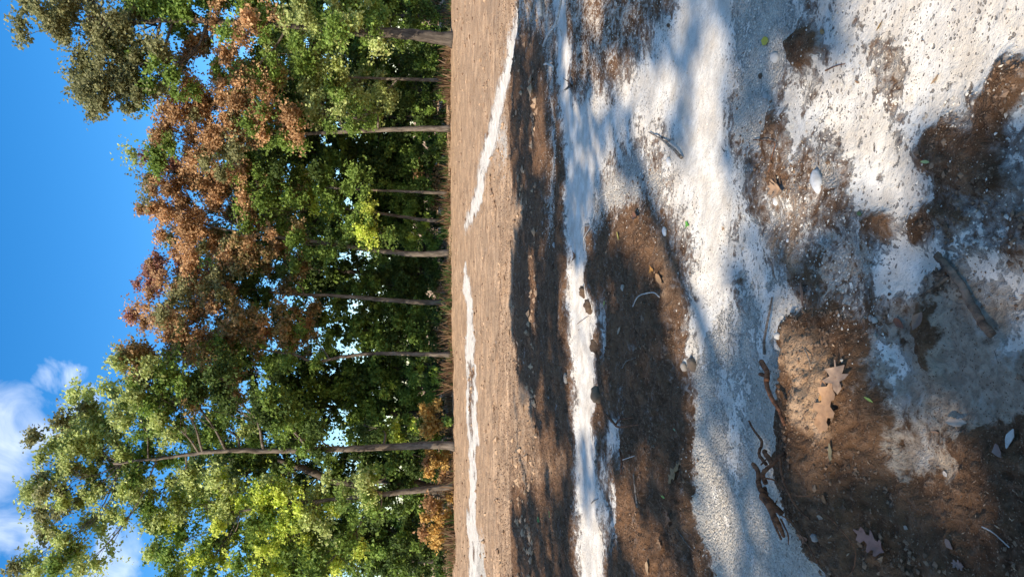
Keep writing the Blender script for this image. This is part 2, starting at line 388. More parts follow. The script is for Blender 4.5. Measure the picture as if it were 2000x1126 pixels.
# broken ground right of and in front of the track
cover([(1440, -200), (1560, -200), (1580, 60), (1530, 160), (1510, 240), (1490, 290), (1445, 280), (1432, 180)], grav=1.0, clay=.36, soft=.1)
fore = [(1540, -200), (2400, -200), (2400, 430), (1990, 440), (1960, 500), (1870, 490), (1800, 470), (1690, 470), (1640, 420), (1560, 330), (1500, 300), (1500, 260), (1520, 160), (1560, 60)]
cover(fore, clay=.61, grav=.3, field=0, soft=.12)
cover([(1700, -100), (2300, -100), (2300, 110), (1930, 130), (1820, 190), (1760, 200), (1700, 100)], clay=.86, soft=.15)
cover([(1620, 200), (1700, 210), (1760, 300), (1770, 400), (1700, 420), (1640, 330)], clay=.80, soft=.1)
cover([(1545, 72), (1570, 62), (1605, 75), (1612, 100), (1590, 122), (1560, 122), (1545, 100)], clay=-.3, grav=0, soft=.03)
cover([(1500, 225), (1530, 225), (1530, 262), (1505, 270)], clay=-.1, grav=.2, soft=.04)
cover([(1710, 120), (1765, 105), (1780, 140), (1745, 175), (1715, 170)], clay=.34, mud=.8, soft=.06)
cover([(1690, 100), (1730, 60), (1740, 75), (1705, 120)], clay=.4, soft=.05)
cover([(1560, 300), (1620, 290), (1645, 350), (1640, 400), (1580, 400), (1560, 350)], clay=.2, grav=.55, mud=.5, soft=.08)
cover([(1500, 350), (1560, 340), (1590, 400), (1580, 480), (1500, 470)], clay=.42, field=.6, grav=.3, soft=.1)
cover([(1440, 400), (1510, 400), (1540, 440), (1530, 530), (1460, 560), (1430, 500)], clay=.72, grav=.7, soft=.08)
cover([(1490, 445), (1560, 440), (1600, 500), (1590, 560), (1510, 540)], clay=.33, grav=.25, field=.55, soft=.1)
cover([(1570, 420), (1640, 440), (1690, 470), (1700, 560), (1640, 560), (1590, 500)], clay=.44, grav=.55, mud=.5, soft=.1)
cover([(1440, 520), (1500, 530), (1560, 560), (1600, 620), (1540, 640), (1500, 690), (1470, 620)], clay=.68, grav=.8, soft=.07)
# brown patches in the foreground clay
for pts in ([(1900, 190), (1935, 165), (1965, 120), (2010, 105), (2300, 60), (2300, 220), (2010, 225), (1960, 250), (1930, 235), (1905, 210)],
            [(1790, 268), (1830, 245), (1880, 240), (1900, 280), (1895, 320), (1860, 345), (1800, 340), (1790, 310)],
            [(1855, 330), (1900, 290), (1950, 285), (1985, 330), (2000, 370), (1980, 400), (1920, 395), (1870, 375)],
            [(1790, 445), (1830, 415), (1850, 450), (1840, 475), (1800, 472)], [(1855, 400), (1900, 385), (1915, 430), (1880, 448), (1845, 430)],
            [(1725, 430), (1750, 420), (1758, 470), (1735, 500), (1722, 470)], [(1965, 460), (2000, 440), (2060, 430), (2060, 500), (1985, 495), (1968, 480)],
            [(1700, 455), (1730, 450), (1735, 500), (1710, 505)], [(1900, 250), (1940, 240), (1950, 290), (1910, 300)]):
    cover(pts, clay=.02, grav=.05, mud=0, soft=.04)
cover([(1722, 500), (1760, 460), (1830, 480), (1860, 470), (1870, 540), (1850, 560), (1800, 580), (1780, 600), (1725, 590), (1718, 540)], clay=.95, grav=.2, soft=.05)
cover([(1870, 480), (1940, 470), (2100, 490), (2200, 640), (1990, 700), (1930, 620), (1890, 560)], clay=.44, mud=1, soft=.05)
cover([(1765, 600), (1860, 555), (1905, 590), (1990, 690), (2200, 640), (2300, 800), (2000, 850), (1900, 860), (1830, 820), (1780, 740)], clay=.05, mud=1.0, grav=0, soft=.12)
cover([(1955, 640), (2100, 620), (2100, 700), (1975, 690)], clay=.6, mud=1, soft=.05)
cover([(1735, 650), (1770, 660), (1790, 720), (1820, 790), (1805, 830), (1770, 780), (1750, 710)], clay=.6, mud=.8, soft=.05)
cover([(1815, 600), (1860, 605), (1865, 660), (1840, 700), (1850, 740), (1825, 730), (1812, 660)], clay=-.2, mud=.1, soft=.04)
cover([(1640, 480), (1715, 500), (1720, 600), (1730, 700), (1640, 630), (1600, 560)], clay=.34, grav=.5, mud=.6, soft=.12)
cover([(1500, 640), (1530, 680), (1560, 760), (1545, 790), (1515, 740)], clay=.4, grav=.9, soft=.05)
# soil of the near left
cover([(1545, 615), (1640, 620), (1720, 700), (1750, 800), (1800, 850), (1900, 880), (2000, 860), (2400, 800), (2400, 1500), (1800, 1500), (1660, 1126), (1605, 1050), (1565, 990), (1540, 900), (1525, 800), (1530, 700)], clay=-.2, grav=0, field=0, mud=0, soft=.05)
cover([(1540, 620), (1640, 630), (1700, 700), (1720, 840), (1660, 860), (1600, 790), (1550, 730)], field=.62, soft=.08)  # tan follows the sun patch outline, its brightness put into the soil colour
cover([(1790, 840), (1850, 830), (1900, 900), (1880, 950), (1820, 930)], mud=.95, field=.4, clay=.33, soft=.09)  # grey silt with pale clay mixed in to brighten the round sun spot

BOUND = [(o[0].min(0)-o[2]*2, o[0].max(0)+o[2]*2) for o in OPS]
def signed(px, py, poly):
    d2 = np.full(len(px), 1e9); inside = np.zeros(len(px), bool)
    n = len(poly)
    for i in range(n):
        ax, ay = poly[i]; bx, by = poly[(i+1) % n]
        ex, ey = bx-ax, by-ay
        t = np.clip(((px-ax)*ex+(py-ay)*ey)/(ex*ex+ey*ey+1e-12), 0, 1)
        d2 = np.minimum(d2, (px-ax-t*ex)**2+(py-ay-t*ey)**2)
        c = ((ay > py) != (by > py)) & (px < ex*(py-ay)/(by-ay+1e-12)+ax)
        inside ^= c
    return np.where(inside, 1, -1)*np.sqrt(d2)
def cover_at(x, y):
    x, y = np.asarray(x, float), np.asarray(y, float)
    out = np.zeros((len(x), 4)); out[:, 2] = sstep(10.5, 13, y)
    wx = x+.10*(fbm(x*2.1, y*2.1, 3, 11)-.5)*2+.05*(fbm(x*9, y*9, 3, 15)-.5)*2
    wy = y+.10*(fbm(x*2.1, y*2.1, 3, 23)-.5)*2+.05*(fbm(x*9, y*9, 3, 27)-.5)*2
    wy = wy+sstep(8, 17, y)*1.1*(fbm(x*1.9, y*.35, 4, 91, .6)-.5)*2
    for (poly, vals, soft), (lo, hi) in zip(OPS, BOUND):
        idx = np.where((wx > lo[0]) & (wx < hi[0]) & (wy > lo[1]) & (wy < hi[1]))[0]
        if len(idx) == 0: continue
        w = sstep(-soft, soft, signed(wx[idx], wy[idx], poly))
        for k, v in enumerate(vals):
            if v is not None: out[idx, k] += (v-out[idx, k])*w
    out[:, 0] -= sstep(10, 14, y)*2.2*np.clip(fbm(x*2.3, y*1.5, 4, 95, .6)-.50, 0, 1)
    return out
def height_at(x, y, cov=None):
    x, y = np.asarray(x, float), np.asarray(y, float)
    if cov is None: cov = cover_at(x, y)
    clay = np.clip(cov[:, 0], 0, 1); grav = np.clip(cov[:, 1], 0, 1); mud = np.clip(cov[:, 3], 0, 1); field = np.clip(cov[:, 2], 0, 1)
    rough = np.clip(1-.85*np.maximum(clay, mud)-.6*grav, .12, 1)
    nearf = 1-sstep(12, 22, y)
    z = .05*(fbm(x*.35, y*.35, 3, 3)-.5)
    lump = fbm(x*3.1, y*3.6, 4, 5)-.5
    crumb = np.abs(fbm(x*13, y*15, 4, 8, .6)-.5)
    z = z + rough*(.10*lump - .075*crumb)*(1-.6*field)
    ch = np.abs(fbm(x*26+4, y*28, 3, 58, .6)-.5)
    z = z + np.clip(rough-.35, 0, 1)*nearf*(.030*np.clip(fbm(x*19, y*21, 3, 57, .6)-.48, 0, 1)*2 - .03*ch)
    z = z + .065*(rough-.3)*nearf
    z = z + field*(.09*(fbm(x*.9, y*3.2, 4, 31, .6)-.5) - .05*np.abs(fbm(x*4, y*7, 4, 37, .6)-.5))
    z = z + .02*(fbm(x*6, y*6, 3, 40)-.5)*(1-rough)*.5
    # low bank of soil with the torn roots
    bx, by = ground(1620, 735); z = z + .06*np.exp(-(((x-bx)/.2)**2+((y-by)/.25)**2))*(.5+fbm(x*9, y*9, 3, 99))
    bx, by = ground(1640, 950); z = z + .15*np.exp(-(((x-bx)/.42)**2+((y-by)/.3)**2))
    # torn lip where the shade begins
    z = z + .06*np.exp(-((y-10.6-.4*np.sin(x*.9))/.35)**2)*(np.abs(x) < 6)*(fbm(x*1.1, y*.5, 2, 51))
    return z
def ground_z(x, y): return float(height_at(np.array([x]), np.array([y]))[0])

def build_ground():
    ys = [-40, -25, -15, -9, -6, -4, -3, -2, -1.2, -.6, -.1, .3, .6, .85]
    y = 1.05
    while y < 13: ys.append(y); y += .0042*(y+.8)
    while y < 40: ys.append(y); y += .009*(y+.8)
    while y < 900: ys.append(y); y *= 1.18
    ys = np.array(ys)
    inner = np.linspace(-.50, .50, 540)
    out, s, st = [], .5, .004
    while s < 60: s += st; st *= 1.22; out.append(s)
    out = np.array(out); S = np.concatenate([-out[::-1], inner, out])
    W = np.maximum(ys, 0)+.8
    X = (W[:, None]*S[None, :]).ravel(); Y = np.repeat(ys, len(S))
    cov = cover_at(X, Y); Z = height_at(X, Y, cov)
    V = np.stack([X, Y, Z], 1)
    nr, nc = len(ys), len(S)
    i = np.arange(nr-1)[:, None]*nc+np.arange(nc-1)[None, :]; i = i.ravel()
    F = np.stack([i, i+1, i+nc+1, i+nc], 1)
    # one continuous surface, cut into the pieces of the setting where the cover changes
    cx, cy = V[F[:, 0], 0], V[F[:, 0], 1]
    clayf = cov[F].mean(1)[:, 0]
    reg = np.zeros(len(F), int)
    def inside(pix):
        P = np.array([ground(*p) for p in pix]); lo, hi = P.min(0)-.3, P.max(0)+.3
        idx = np.where((cx > lo[0]) & (cx < hi[0]) & (cy > lo[1]) & (cy < hi[1]))[0]
        m = np.zeros(len(F), bool); m[idx] = signed(cx[idx], cy[idx], P) > -.1; return m
    reg[inside(far_r) & (clayf > .5)] = 1; reg[inside(far_l) & (clayf > .5)] = 1
    reg[inside(near_strip) & (clayf > .52)] = 2
    gravf = cov[F].mean(1)[:, 1]
    reg[(reg == 0) & ((inside(track_w) & (clayf > .5)) | (inside(track_g) & (gravf > .5)))] = 3
    reg[(reg == 0) & inside(fore) & (clayf > .5)] = 4
    for r, nm in enumerate(('ground', 'far_clay_strip', 'near_clay_strip', 'dusty_gravel_track', 'white_clay_patch')):
        f = F[reg == r]; used = np.unique(f); mp = np.full(len(V), -1); mp[used] = np.arange(len(used))
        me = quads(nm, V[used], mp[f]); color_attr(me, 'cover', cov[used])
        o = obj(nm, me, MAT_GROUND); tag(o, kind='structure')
build_ground()

# ------------------------------------------------------------------ foliage
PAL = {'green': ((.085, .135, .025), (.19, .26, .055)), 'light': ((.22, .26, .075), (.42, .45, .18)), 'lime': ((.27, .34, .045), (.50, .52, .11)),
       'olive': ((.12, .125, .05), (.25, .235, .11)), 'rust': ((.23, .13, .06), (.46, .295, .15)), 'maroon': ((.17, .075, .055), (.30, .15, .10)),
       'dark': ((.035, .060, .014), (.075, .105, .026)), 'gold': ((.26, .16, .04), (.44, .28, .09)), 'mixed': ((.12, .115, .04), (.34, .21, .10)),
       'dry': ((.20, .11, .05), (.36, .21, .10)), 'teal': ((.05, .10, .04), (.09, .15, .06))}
def leaf_arrays(C, size, palette, upbias=.55, thin=1.0):
    """kite leaves at centres C; returns vertices, quads, colours"""
    n = len(C)
    nrm = rng.normal(size=(n, 3)); nrm /= np.linalg.norm(nrm, axis=1)[:, None]
    nrm = nrm + (np.array([-.45, -.55, upbias]) if upbias < 1 else np.array([0, 0, upbias])); nrm /= np.linalg.norm(nrm, axis=1)[:, None]
    a = np.cross(nrm, rng.normal(size=(n, 3))); a /= np.linalg.norm(a, axis=1)[:, None]
    b = np.cross(nrm, a)
    L = size*(.6+.8*rng.random(n))[:, None]; Wd = L*thin*(.30+.12*rng.random(n))[:, None]
    V = np.empty((n, 4, 3))
    V[:, 0] = C-a*L*.5; V[:, 1] = C+b*Wd+nrm*L*.10; V[:, 2] = C+a*L*.5-nrm*L*.12; V[:, 3] = C-b*Wd+nrm*L*.10
    lo, hi = np.array(palette[0]), np.array(palette[1])
    t = rng.random(n)[:, None]**1.2
    col = (lo+(hi-lo)*t)*(.85+.3*rng.random((n, 1)))
    return V.reshape(-1, 3), np.arange(4*n).reshape(n, 4), np.repeat(col, 4, 0)
def blob_fill(center, rad, n, size, pal, pal2=None, p2=0.0, clump=.42, seedcol=None):
    """leaf sprays inside an ellipsoid: clumps of leaves with gaps, and the clump centres for twigs"""
    vol = rad[0]*rad[1]*rad[2]
    K = max(5, int(2.2*vol/(clump**2*np.mean(rad))))
    d = rng.normal(size=(K, 3)); d /= np.linalg.norm(d, axis=1)[:, None]
    r = (.15+.95*rng.random(K)**.6)[:, None]
    cc = center+d*r*np.array(rad)
    w = .35+rng.random(K); per = rng.multinomial(n, w/w.sum())
    Cs, cols = [], []
    V, Fq, Cl, off = [], [], [], 0
    for k in range(K):
        m = per[k]
        if m < 3: continue
        cr = clump*(.6+.8*rng.random())
        axis = rng.normal(size=3)+d[k]*1.2; axis /= np.linalg.norm(axis)
        ns = max(2, m//9); tips = rng.normal(size=(ns, 3))*cr*np.array([.62, .62, .42])+axis*cr*.3*rng.random((ns, 1))
        which = rng.integers(0, ns, m); tt = rng.random((m, 1))**.6
        C = cc[k]+tips[which]*tt+rng.normal(size=(m, 3))*size*.55
        p = pal2 if (pal2 is not None and rng.random() < p2) else pal
        v, f, c = leaf_arrays(C, size, PAL[p])
        c = c*(.8+.4*rng.random())*1.6
        V.append(v); Fq.append(f+off); Cl.append(c); off += len(v)
    return np.vstack(V), np.vstack(Fq), np.vstack(Cl), cc
def join_leaves(parts):
    V, F, C, off = [], [], [], 0
    for v, f, c in parts: V.append(v); F.append(f+off); C.append(c); off += len(v)
    return np.vstack(V), np.vstack(F), np.vstack(C)
LEAF_TOTAL = 0
def tree(name, label, D, path, r0, blobs, bark, cat='tree', group=None, leaf=.125, lai=3.3, depth_scale=.8, top_r=.25, clump=.42):
    """path: pixels of the trunk from base to top at depth D; blobs: (X, Y, rx, ry, palette[, palette2, share, dD]) in pixels"""
    global LEAF_TOTAL
    base = at_depth(path[0][0], path[0][1], D); base[2] = ground_z(base[0], base[1])-.08
    root = empty(name, tuple(base)); tag(root, label, cat, group)
    ctrl = [base]+[at_depth(x, y, D+dd) for (x, y), dd in zip(path[1:], np.cumsum(rng.normal(size=len(path)-1)*.12))]
    P = smooth_path(ctrl, 6*len(ctrl)); n = len(P); t = np.linspace(0, 1, n)
    rad = r0*(1-(1-top_r)*t**.9)*(1+.28*np.exp(-t*n/2.2))
    P[1:] += rng.normal(size=(n-1, 3))*r0*.06
    tm = tubes_mesh('trunk', [(P, rad)], 12, .12, base); obj('trunk', tm, bark, root)
    parts = []
    sc = D/FOC
    for bl in blobs:
        X, Y, rx, ry, pal = bl[:5]; pal2 = bl[5] if len(bl) > 5 else None; p2 = bl[6] if len(bl) > 6 else 0; dD = bl[7] if len(bl) > 7 else rng.normal()*.7
        rx, ry = rx*1.14, ry*1.14
        c = at_depth(X, Y, D+dD); R = (ry*sc, (rx+ry)*.5*sc*depth_scale, rx*sc)
        area = math.pi*R[0]*R[2]
        nl = int(lai*area/(leaf*leaf*.22))
        v, f, col, cc = blob_fill(c, R, nl, leaf, pal, pal2, p2, clump)
        parts.append((v-base, f, col)); LEAF_TOTAL += nl
        # limb to the blob, with twigs to its clumps
        dz = P[:, 2]-(c[2]-.55*np.hypot(c[0]-P[:, 0], c[1]-P[:, 1])-.2)
        k = int(np.clip(np.argmin(np.abs(dz)), n*.18, n-2))
        s = P[k]; mid = (s+c)/2+np.array([0, 0, -.12*np.linalg.norm(c-s)])+rng.normal(size=3)*.12
        LP = smooth_path([s, mid, c], 9); L = np.linalg.norm(c-s)
        rl = min(rad[k]*.62, .018*L+.03); specs = [(LP, rl*(1-.75*np.linspace(0, 1, 9)), 6)]
        for q in cc[rng.permutation(len(cc))[:min(len(cc), 15)]]:
            j = rng.integers(3, 9); a = LP[j]
            m2 = (a+q)/2+rng.normal(size=3)*.1
            specs.append((smooth_path([a, m2, q], 5), np.linspace(rl*.34, .006, 5), 4))
        obj('limb', tubes_mesh('limb', specs, 6, .1, base), bark, root)
    if parts:
        V, F, C = join_leaves(parts)
        me = quads('crown', V, F, False); color_attr(me, 'tint', C); obj('crown', me, MAT_LEAF, root)
    return root

# --- the front row of trees, listed along the picture from its top edge (right end of the row) to its bottom edge
tree('oak_tree', 'stout tree with thick flared trunk and olive crown at the right end', 29.0,
     [(884, 78), (840, 72), (780, 66), (700, 62), (600, 52), (480, 45), (330, 40), (200, 50)], .27,
     [(120, 50, 60, 55, 'olive'), (100, -40, 70, 60, 'olive'), (190, 70, 60, 60, 'olive', 'maroon', .12), (170, 160, 45, 50, 'olive'), (215, 200, 40, 40, 'olive'), (250, 130, 60, 60, 'olive'), (265, 40, 70, 60, 'green', 'olive', .5),
      (360, 20, 70, 60, 'green'), (370, 105, 45, 40, 'rust', 'olive', .2), (455, 55, 32, 60, 'rust', 'green', .2), (420, -50, 90, 50, 'green'), (520, 20, 70, 55, 'green', 'dark', .3), (600, 90, 60, 50, 'light', 'green', .4),
      (680, 20, 50, 40, 'green', 'light', .3), (520, 110, 55, 45, 'light', 'green', .5), (740, 60, 45, 40, 'green', 'light', .3), (690, 65, 50, 35, 'green', 'light', .4, -1.3), (590, 50, 50, 40, 'green', 'light', .4, -1.3), (480, 40, 45, 40, 'green', 'rust', .4, -1.3), (310, 150, 60, 50, 'green', 'olive', .4)], MAT_BARK_DARK)
tree('young_tree', 'thin pale trunk second from the right end with light green low branches', 31.5,
     [(876, 157), (800, 155), (700, 152), (620, 150), (540, 155)], .085,
     [(690, 170, 45, 45, 'light', 'green', .3), (610, 150, 45, 50, 'green', 'light', .4), (740, 200, 35, 40, 'light', 'green', .5), (540, 160, 50, 50, 'green', 'dark', .3)], MAT_BARK)
tree('rust_tree', 'slim straight tree with broad rust coloured crown right of the row middle', 30.0,
     [(884, 251), (800, 252), (700, 256), (620, 260), (540, 262), (450, 255), (380, 250)], .12,
     [(360, 195, 45, 40, 'rust', 'olive', .25), (420, 205, 60, 55, 'rust', 'olive', .15), (350, 260, 55, 50, 'rust', 'green', .1), (430, 275, 55, 50, 'rust', 'olive', .25), (500, 230, 55, 55, 'rust', 'green', .3), (480, 160, 55, 50, 'rust', 'green', .2),
      (300, 285, 35, 35, 'light', 'green', .5), (560, 250, 50, 45, 'green', 'rust', .35), (620, 200, 50, 45, 'light', 'dark', .4), (690, 230, 40, 35, 'green', 'light', .4)], MAT_BARK, leaf=.108)
tree('sapling', 'very thin upright sapling trunk between two rusty crowned trees', 32.0,
     [(878, 377), (800, 374), (700, 370), (600, 364), (540, 360)], .075,
     [(560, 350, 50, 50, 'green', 'dark', .4), (640, 380, 40, 40, 'green'), (500, 360, 50, 45, 'green', 'mixed', .4), (700, 360, 30, 30, 'green')], MAT_BARK)
tree('sapling', 'slender leaning sapling just right of the tree with a forked pale trunk', 33.0,
     [(875, 433), (820, 428), (740, 416), (640, 404), (560, 395)], .10,
     [(600, 400, 50, 45, 'green', 'lime', .3), (540, 420, 50, 45, 'green', 'mixed', .3), (680, 430, 40, 35, 'green', 'dark', .4)], MAT_BARK)
tree('rust_tree', 'leaning pale trunk with the largest rust brown crown in the row middle', 31.5,
     [(878, 493), (820, 496), (740, 489), (640, 476), (560, 466), (500, 456), (440, 448), (370, 430)], .14,
     [(320, 345, 48, 40, 'maroon', 'rust', .5), (340, 400, 60, 50, 'rust', 'olive', .2), (400, 345, 60, 50, 'rust', 'olive', .15), (420, 420, 65, 55, 'rust', 'olive', .2), (470, 360, 55, 50, 'rust', 'green', .3), (480, 470, 50, 50, 'rust', 'mixed', .5), (390, 470, 50, 40, 'rust', 'olive', .35), (450, 500, 45, 40, 'rust', 'olive', .5), (540, 500, 40, 40, 'rust', 'green', .5), (620, 500, 45, 40, 'green', 'dark', .3), (720, 450, 40, 40, 'green', 'lime', .3)], MAT_BARK, leaf=.108)
tree('bronze_tree', 'straight trunk with mottled maroon and green crown at the row middle', 32.0,
     [(878, 590), (820, 590), (740, 584), (650, 577), (580, 575), (500, 566), (400, 550)], .125,
     [(300, 530, 35, 35, 'maroon', 'rust', .4), (350, 525, 40, 40, 'maroon', 'rust', .5), (410, 530, 50, 50, 'rust', 'olive', .5), (350, 590, 55, 45, 'rust', 'olive', .4), (430, 590, 60, 50, 'rust', 'olive', .5), (300, 610, 35, 35, 'rust', 'maroon', .4), (500, 540, 45, 40, 'dark', 'green', .6), (500, 620, 50, 45, 'green', 'dark', .4), (560, 530, 40, 40, 'dark', 'mixed', .3)], MAT_BARK, leaf=.108)
tree('bronze_tree', 'crooked slim trunk with thin rusty hanging branches left of the row middle', 30.0,
     [(884, 692), (820, 691), (740, 690), (670, 696), (615, 706), (575, 692), (530, 685), (440, 665)], .10,
     [(330, 640, 42, 40, 'rust', 'olive', .3), (385, 660, 55, 45, 'rust', 'mixed', .4), (450, 690, 55, 45, 'mixed', 'green', .4), (460, 630, 55, 45, 'rust', 'mixed', .4), (530, 650, 50, 45, 'mixed', 'maroon', .3), (590, 640, 40, 40, 'mixed', 'rust', .5), (320, 705, 30, 30, 'mixed', 'light', .4), (600, 690, 45, 40, 'green', 'mixed', .4)], MAT_BARK, lai=2.6)
tree('maple_tree', 'tallest tree with long bare grey trunk and pale green crown near the left end', 27.5,
     [(894, 872), (850, 868), (760, 872), (660, 876), (540, 879), (440, 880), (390, 884), (330, 892), (220, 905)], .165,
     [(130, 860, 55, 45, 'light', 'olive', .3), (165, 800, 50, 45, 'light', 'olive', .3), (190, 880, 60, 55, 'light', 'olive', .4), (240, 790, 55, 50, 'light', 'green', .4), (110, 940, 45, 50, 'light', 'olive', .3), (230, 950, 60, 50, 'light', 'green', .4), (300, 880, 60, 60, 'light', 'green', .5, 1.3),
      (310, 800, 60, 55, 'green', 'light', .4), (270, 740, 50, 40, 'light', 'mixed', .3), (340, 740, 60, 50, 'mixed', 'green', .5), (80, 1010, 35, 40, 'light', 'olive', .4), (100, 1080, 40, 40, 'light', 'green', .4), (50, 1110, 30, 35, 'light', 'olive', .3), (185, 1090, 30, 30, 'light'), (160, 1010, 35, 35, 'light', 'olive', .3),
      (420, 760, 60, 55, 'dark', 'mixed', .4), (430, 835, 60, 45, 'green', 'light', .3, 1.2), (310, 960, 55, 50, 'light', 'lime', .3), (520, 800, 55, 50, 'green', 'dark', .4), (620, 850, 55, 40, 'green', 'dark', .5), (710, 830, 35, 35, 'green', 'dark', .4, 1.5)], MAT_BARK)
tree('yellow_green_tree', 'tree with bright yellow green hanging foliage at the left end of the row', 28.0,
     [(888, 948), (840, 954), (770, 962), (680, 972), (580, 982), (450, 1000)], .15,
     [(380, 990, 55, 50, 'lime', 'light', .4), (330, 1060, 55, 50, 'light', 'green', .4), (420, 1070, 60, 55, 'lime', 'green', .4), (450, 960, 55, 45, 'lime', 'light', .5), (500, 1020, 60, 55, 'lime', 'green', .3), (540, 950, 45, 40, 'light', 'lime', .4), (560, 1060, 60, 50, 'lime', 'green', .4), (610, 990, 50, 45, 'light', 'lime', .5), (480, 1130, 70, 50, 'lime', 'green', .5), (350, 1140, 70, 50, 'green', 'light', .5), (690, 960, 45, 40, 'light', 'green', .4), (640, 1100, 60, 50, 'green', 'lime', .3), (720, 1000, 35, 30, 'green', 'dark', .4)], MAT_BARK)
# --- the row behind
behind = [
 ('shaded trunk at the right picture edge behind the stout tree', 35.5, [(862, 30), (780, 32), (680, 28), (580, 30)], .15,
  [(620, 40, 45, 45, 'green', 'dark', .5), (700, 60, 45, 45, 'dark', 'green', .4), (760, 150, 40, 40, 'dark', 'green', .4), (700, 130, 45, 45, 'dark', 'green', .4)]),
 ('thin shaded trunk between the two right hand slim trunks', 37.0, [(862, 190), (780, 192), (680, 188), (580, 190)], .12,
  [(640, 200, 45, 45, 'green', 'dark', .5), (700, 180, 45, 45, 'dark', 'green', .4), (720, 290, 40, 40, 'dark', 'green', .4), (770, 250, 40, 40, 'dark', 'green', .4)]),
 ('dark forked trunk seen against sky gaps behind the rusty crowns', 36.5, [(862, 335), (800, 333), (740, 335), (690, 326), (620, 302), (540, 282)], .27,
  [(470, 300, 60, 60, 'dark', 'green', .4), (540, 260, 55, 55, 'dark', 'green', .4), (560, 340, 55, 50, 'green', 'dark', .5), (640, 270, 45, 45, 'green', 'dark', .5), (700, 340, 40, 45, 'dark', 'green', .4), (690, 275, 35, 40, 'dark', 'green', .4), (740, 290, 35, 40, 'dark', 'green', .4), (760, 320, 40, 50, 'dark', 'green', .4), (600, 440, 55, 50, 'dark', 'green', .4), (700, 390, 40, 40, 'green', 'dark', .4)]),
 ('shaded trunk right behind the stout tree at the right end', 36.0, [(862, 230), (800, 230), (700, 228), (600, 222)], .14,
  [(570, 120, 60, 60, 'dark', 'green', .4), (500, 180, 60, 55, 'dark', 'green', .4), (660, 110, 50, 50, 'green', 'dark', .5), (590, 30, 60, 50, 'dark'), (780, 110, 40, 40, 'dark', 'green', .3)]),
 ('dark leaning trunk behind the crooked rusty tree', 35.0, [(864, 713), (800, 718), (720, 726), (640, 741), (540, 758)], .19,
  [(560, 740, 60, 55, 'dark', 'green', .4), (480, 720, 60, 55, 'dark', 'green', .4), (650, 720, 50, 45, 'green', 'dark', .4), (740, 740, 45, 45, 'green', 'dark', .5), (420, 700, 60, 50, 'dark')]),
 ('dark straight trunk right of the tallest pale green tree', 35.0, [(862, 808), (760, 806), (680, 796), (600, 790), (500, 780)], .16,
  [(520, 860, 60, 55, 'dark', 'green', .4), (600, 790, 55, 50, 'dark', 'green', .5), (700, 800, 45, 45, 'green', 'lime', .4), (760, 780, 45, 40, 'green', 'dark', .5), (430, 880, 60, 60, 'dark', 'green', .4)]),
 ('thick dark leaning trunk behind the yellow green tree', 34.0, [(864, 962), (760, 935), (670, 942), (600, 917), (540, 898), (440, 892)], .27,
  [(560, 920, 55, 50, 'dark', 'green', .4), (480, 920, 55, 50, 'dark', 'green', .4), (640, 930, 50, 45, 'dark', 'green', .4), (400, 930, 60, 50, 'green', 'dark', .4), (700, 890, 45, 45, 'dark', 'green', .4), (750, 860, 40, 40, 'dark', 'green', .4), (760, 900, 40, 40, 'dark', 'green', .5)]),
 ('shaded trunk nearest the left end of the row', 36.0, [(862, 1095), (760, 1092), (650, 1085), (540, 1080)], .14,
  [(690, 1080, 55, 50, 'dark', 'green', .4), (600, 1120, 60, 50, 'dark', 'green', .4), (760, 1110, 40, 45, 'dark', 'green', .4), (540, 1060, 60, 50, 'green', 'dark', .4)]),
 ('thin shaded trunk between the yellow green tree and the left end', 35.5, [(862, 1036), (760, 1035), (650, 1030), (560, 1025)], .13,
  [(680, 1030, 50, 45, 'dark', 'green', .3), (600, 1050, 55, 50, 'green', 'dark', .4), (770, 1040, 40, 40, 'dark', 'green', .4)]),
 ('thin shaded stem between the two slim trunks of the row middle', 34.0, [(864, 652), (760, 650), (680, 653), (600, 660)], .08,
  [(720, 640, 40, 40, 'green', 'dark', .4), (780, 640, 40, 45, 'green', 'dark', .4), (700, 560, 40, 40, 'dark', 'green', .4), (780, 560, 40, 45, 'dark', 'green', .4)]),
 ('dark tree filling the gap behind the largest rust crown', 37.0, [(862, 540), (780, 538), (680, 530), (560, 520)], .2,
  [(560, 450, 60, 60, 'dark', 'green', .4), (660, 480, 55, 50, 'dark', 'green', .4), (620, 560, 40, 40, 'dark', 'green', .4), (760, 490, 45, 50, 'dark', 'green', .4), (715, 400, 40, 45, 'dark', 'green', .5), (765, 425, 40, 45, 'green', 'dark', .5), (700, 455, 40, 40, 'dark', 'green', .4), (790, 385, 35, 45, 'dark', 'green', .4), (440, 500, 60, 60, 'dark', 'green', .4)]),
]
for lab, D, path, r, blobs in behind:
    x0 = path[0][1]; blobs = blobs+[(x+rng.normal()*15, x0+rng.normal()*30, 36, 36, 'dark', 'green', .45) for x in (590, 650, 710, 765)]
    tree('shaded_tree', lab, D, path, r, blobs, MAT_BARK_DARK, group='trees in the second row', lai=3.2, leaf=.18)

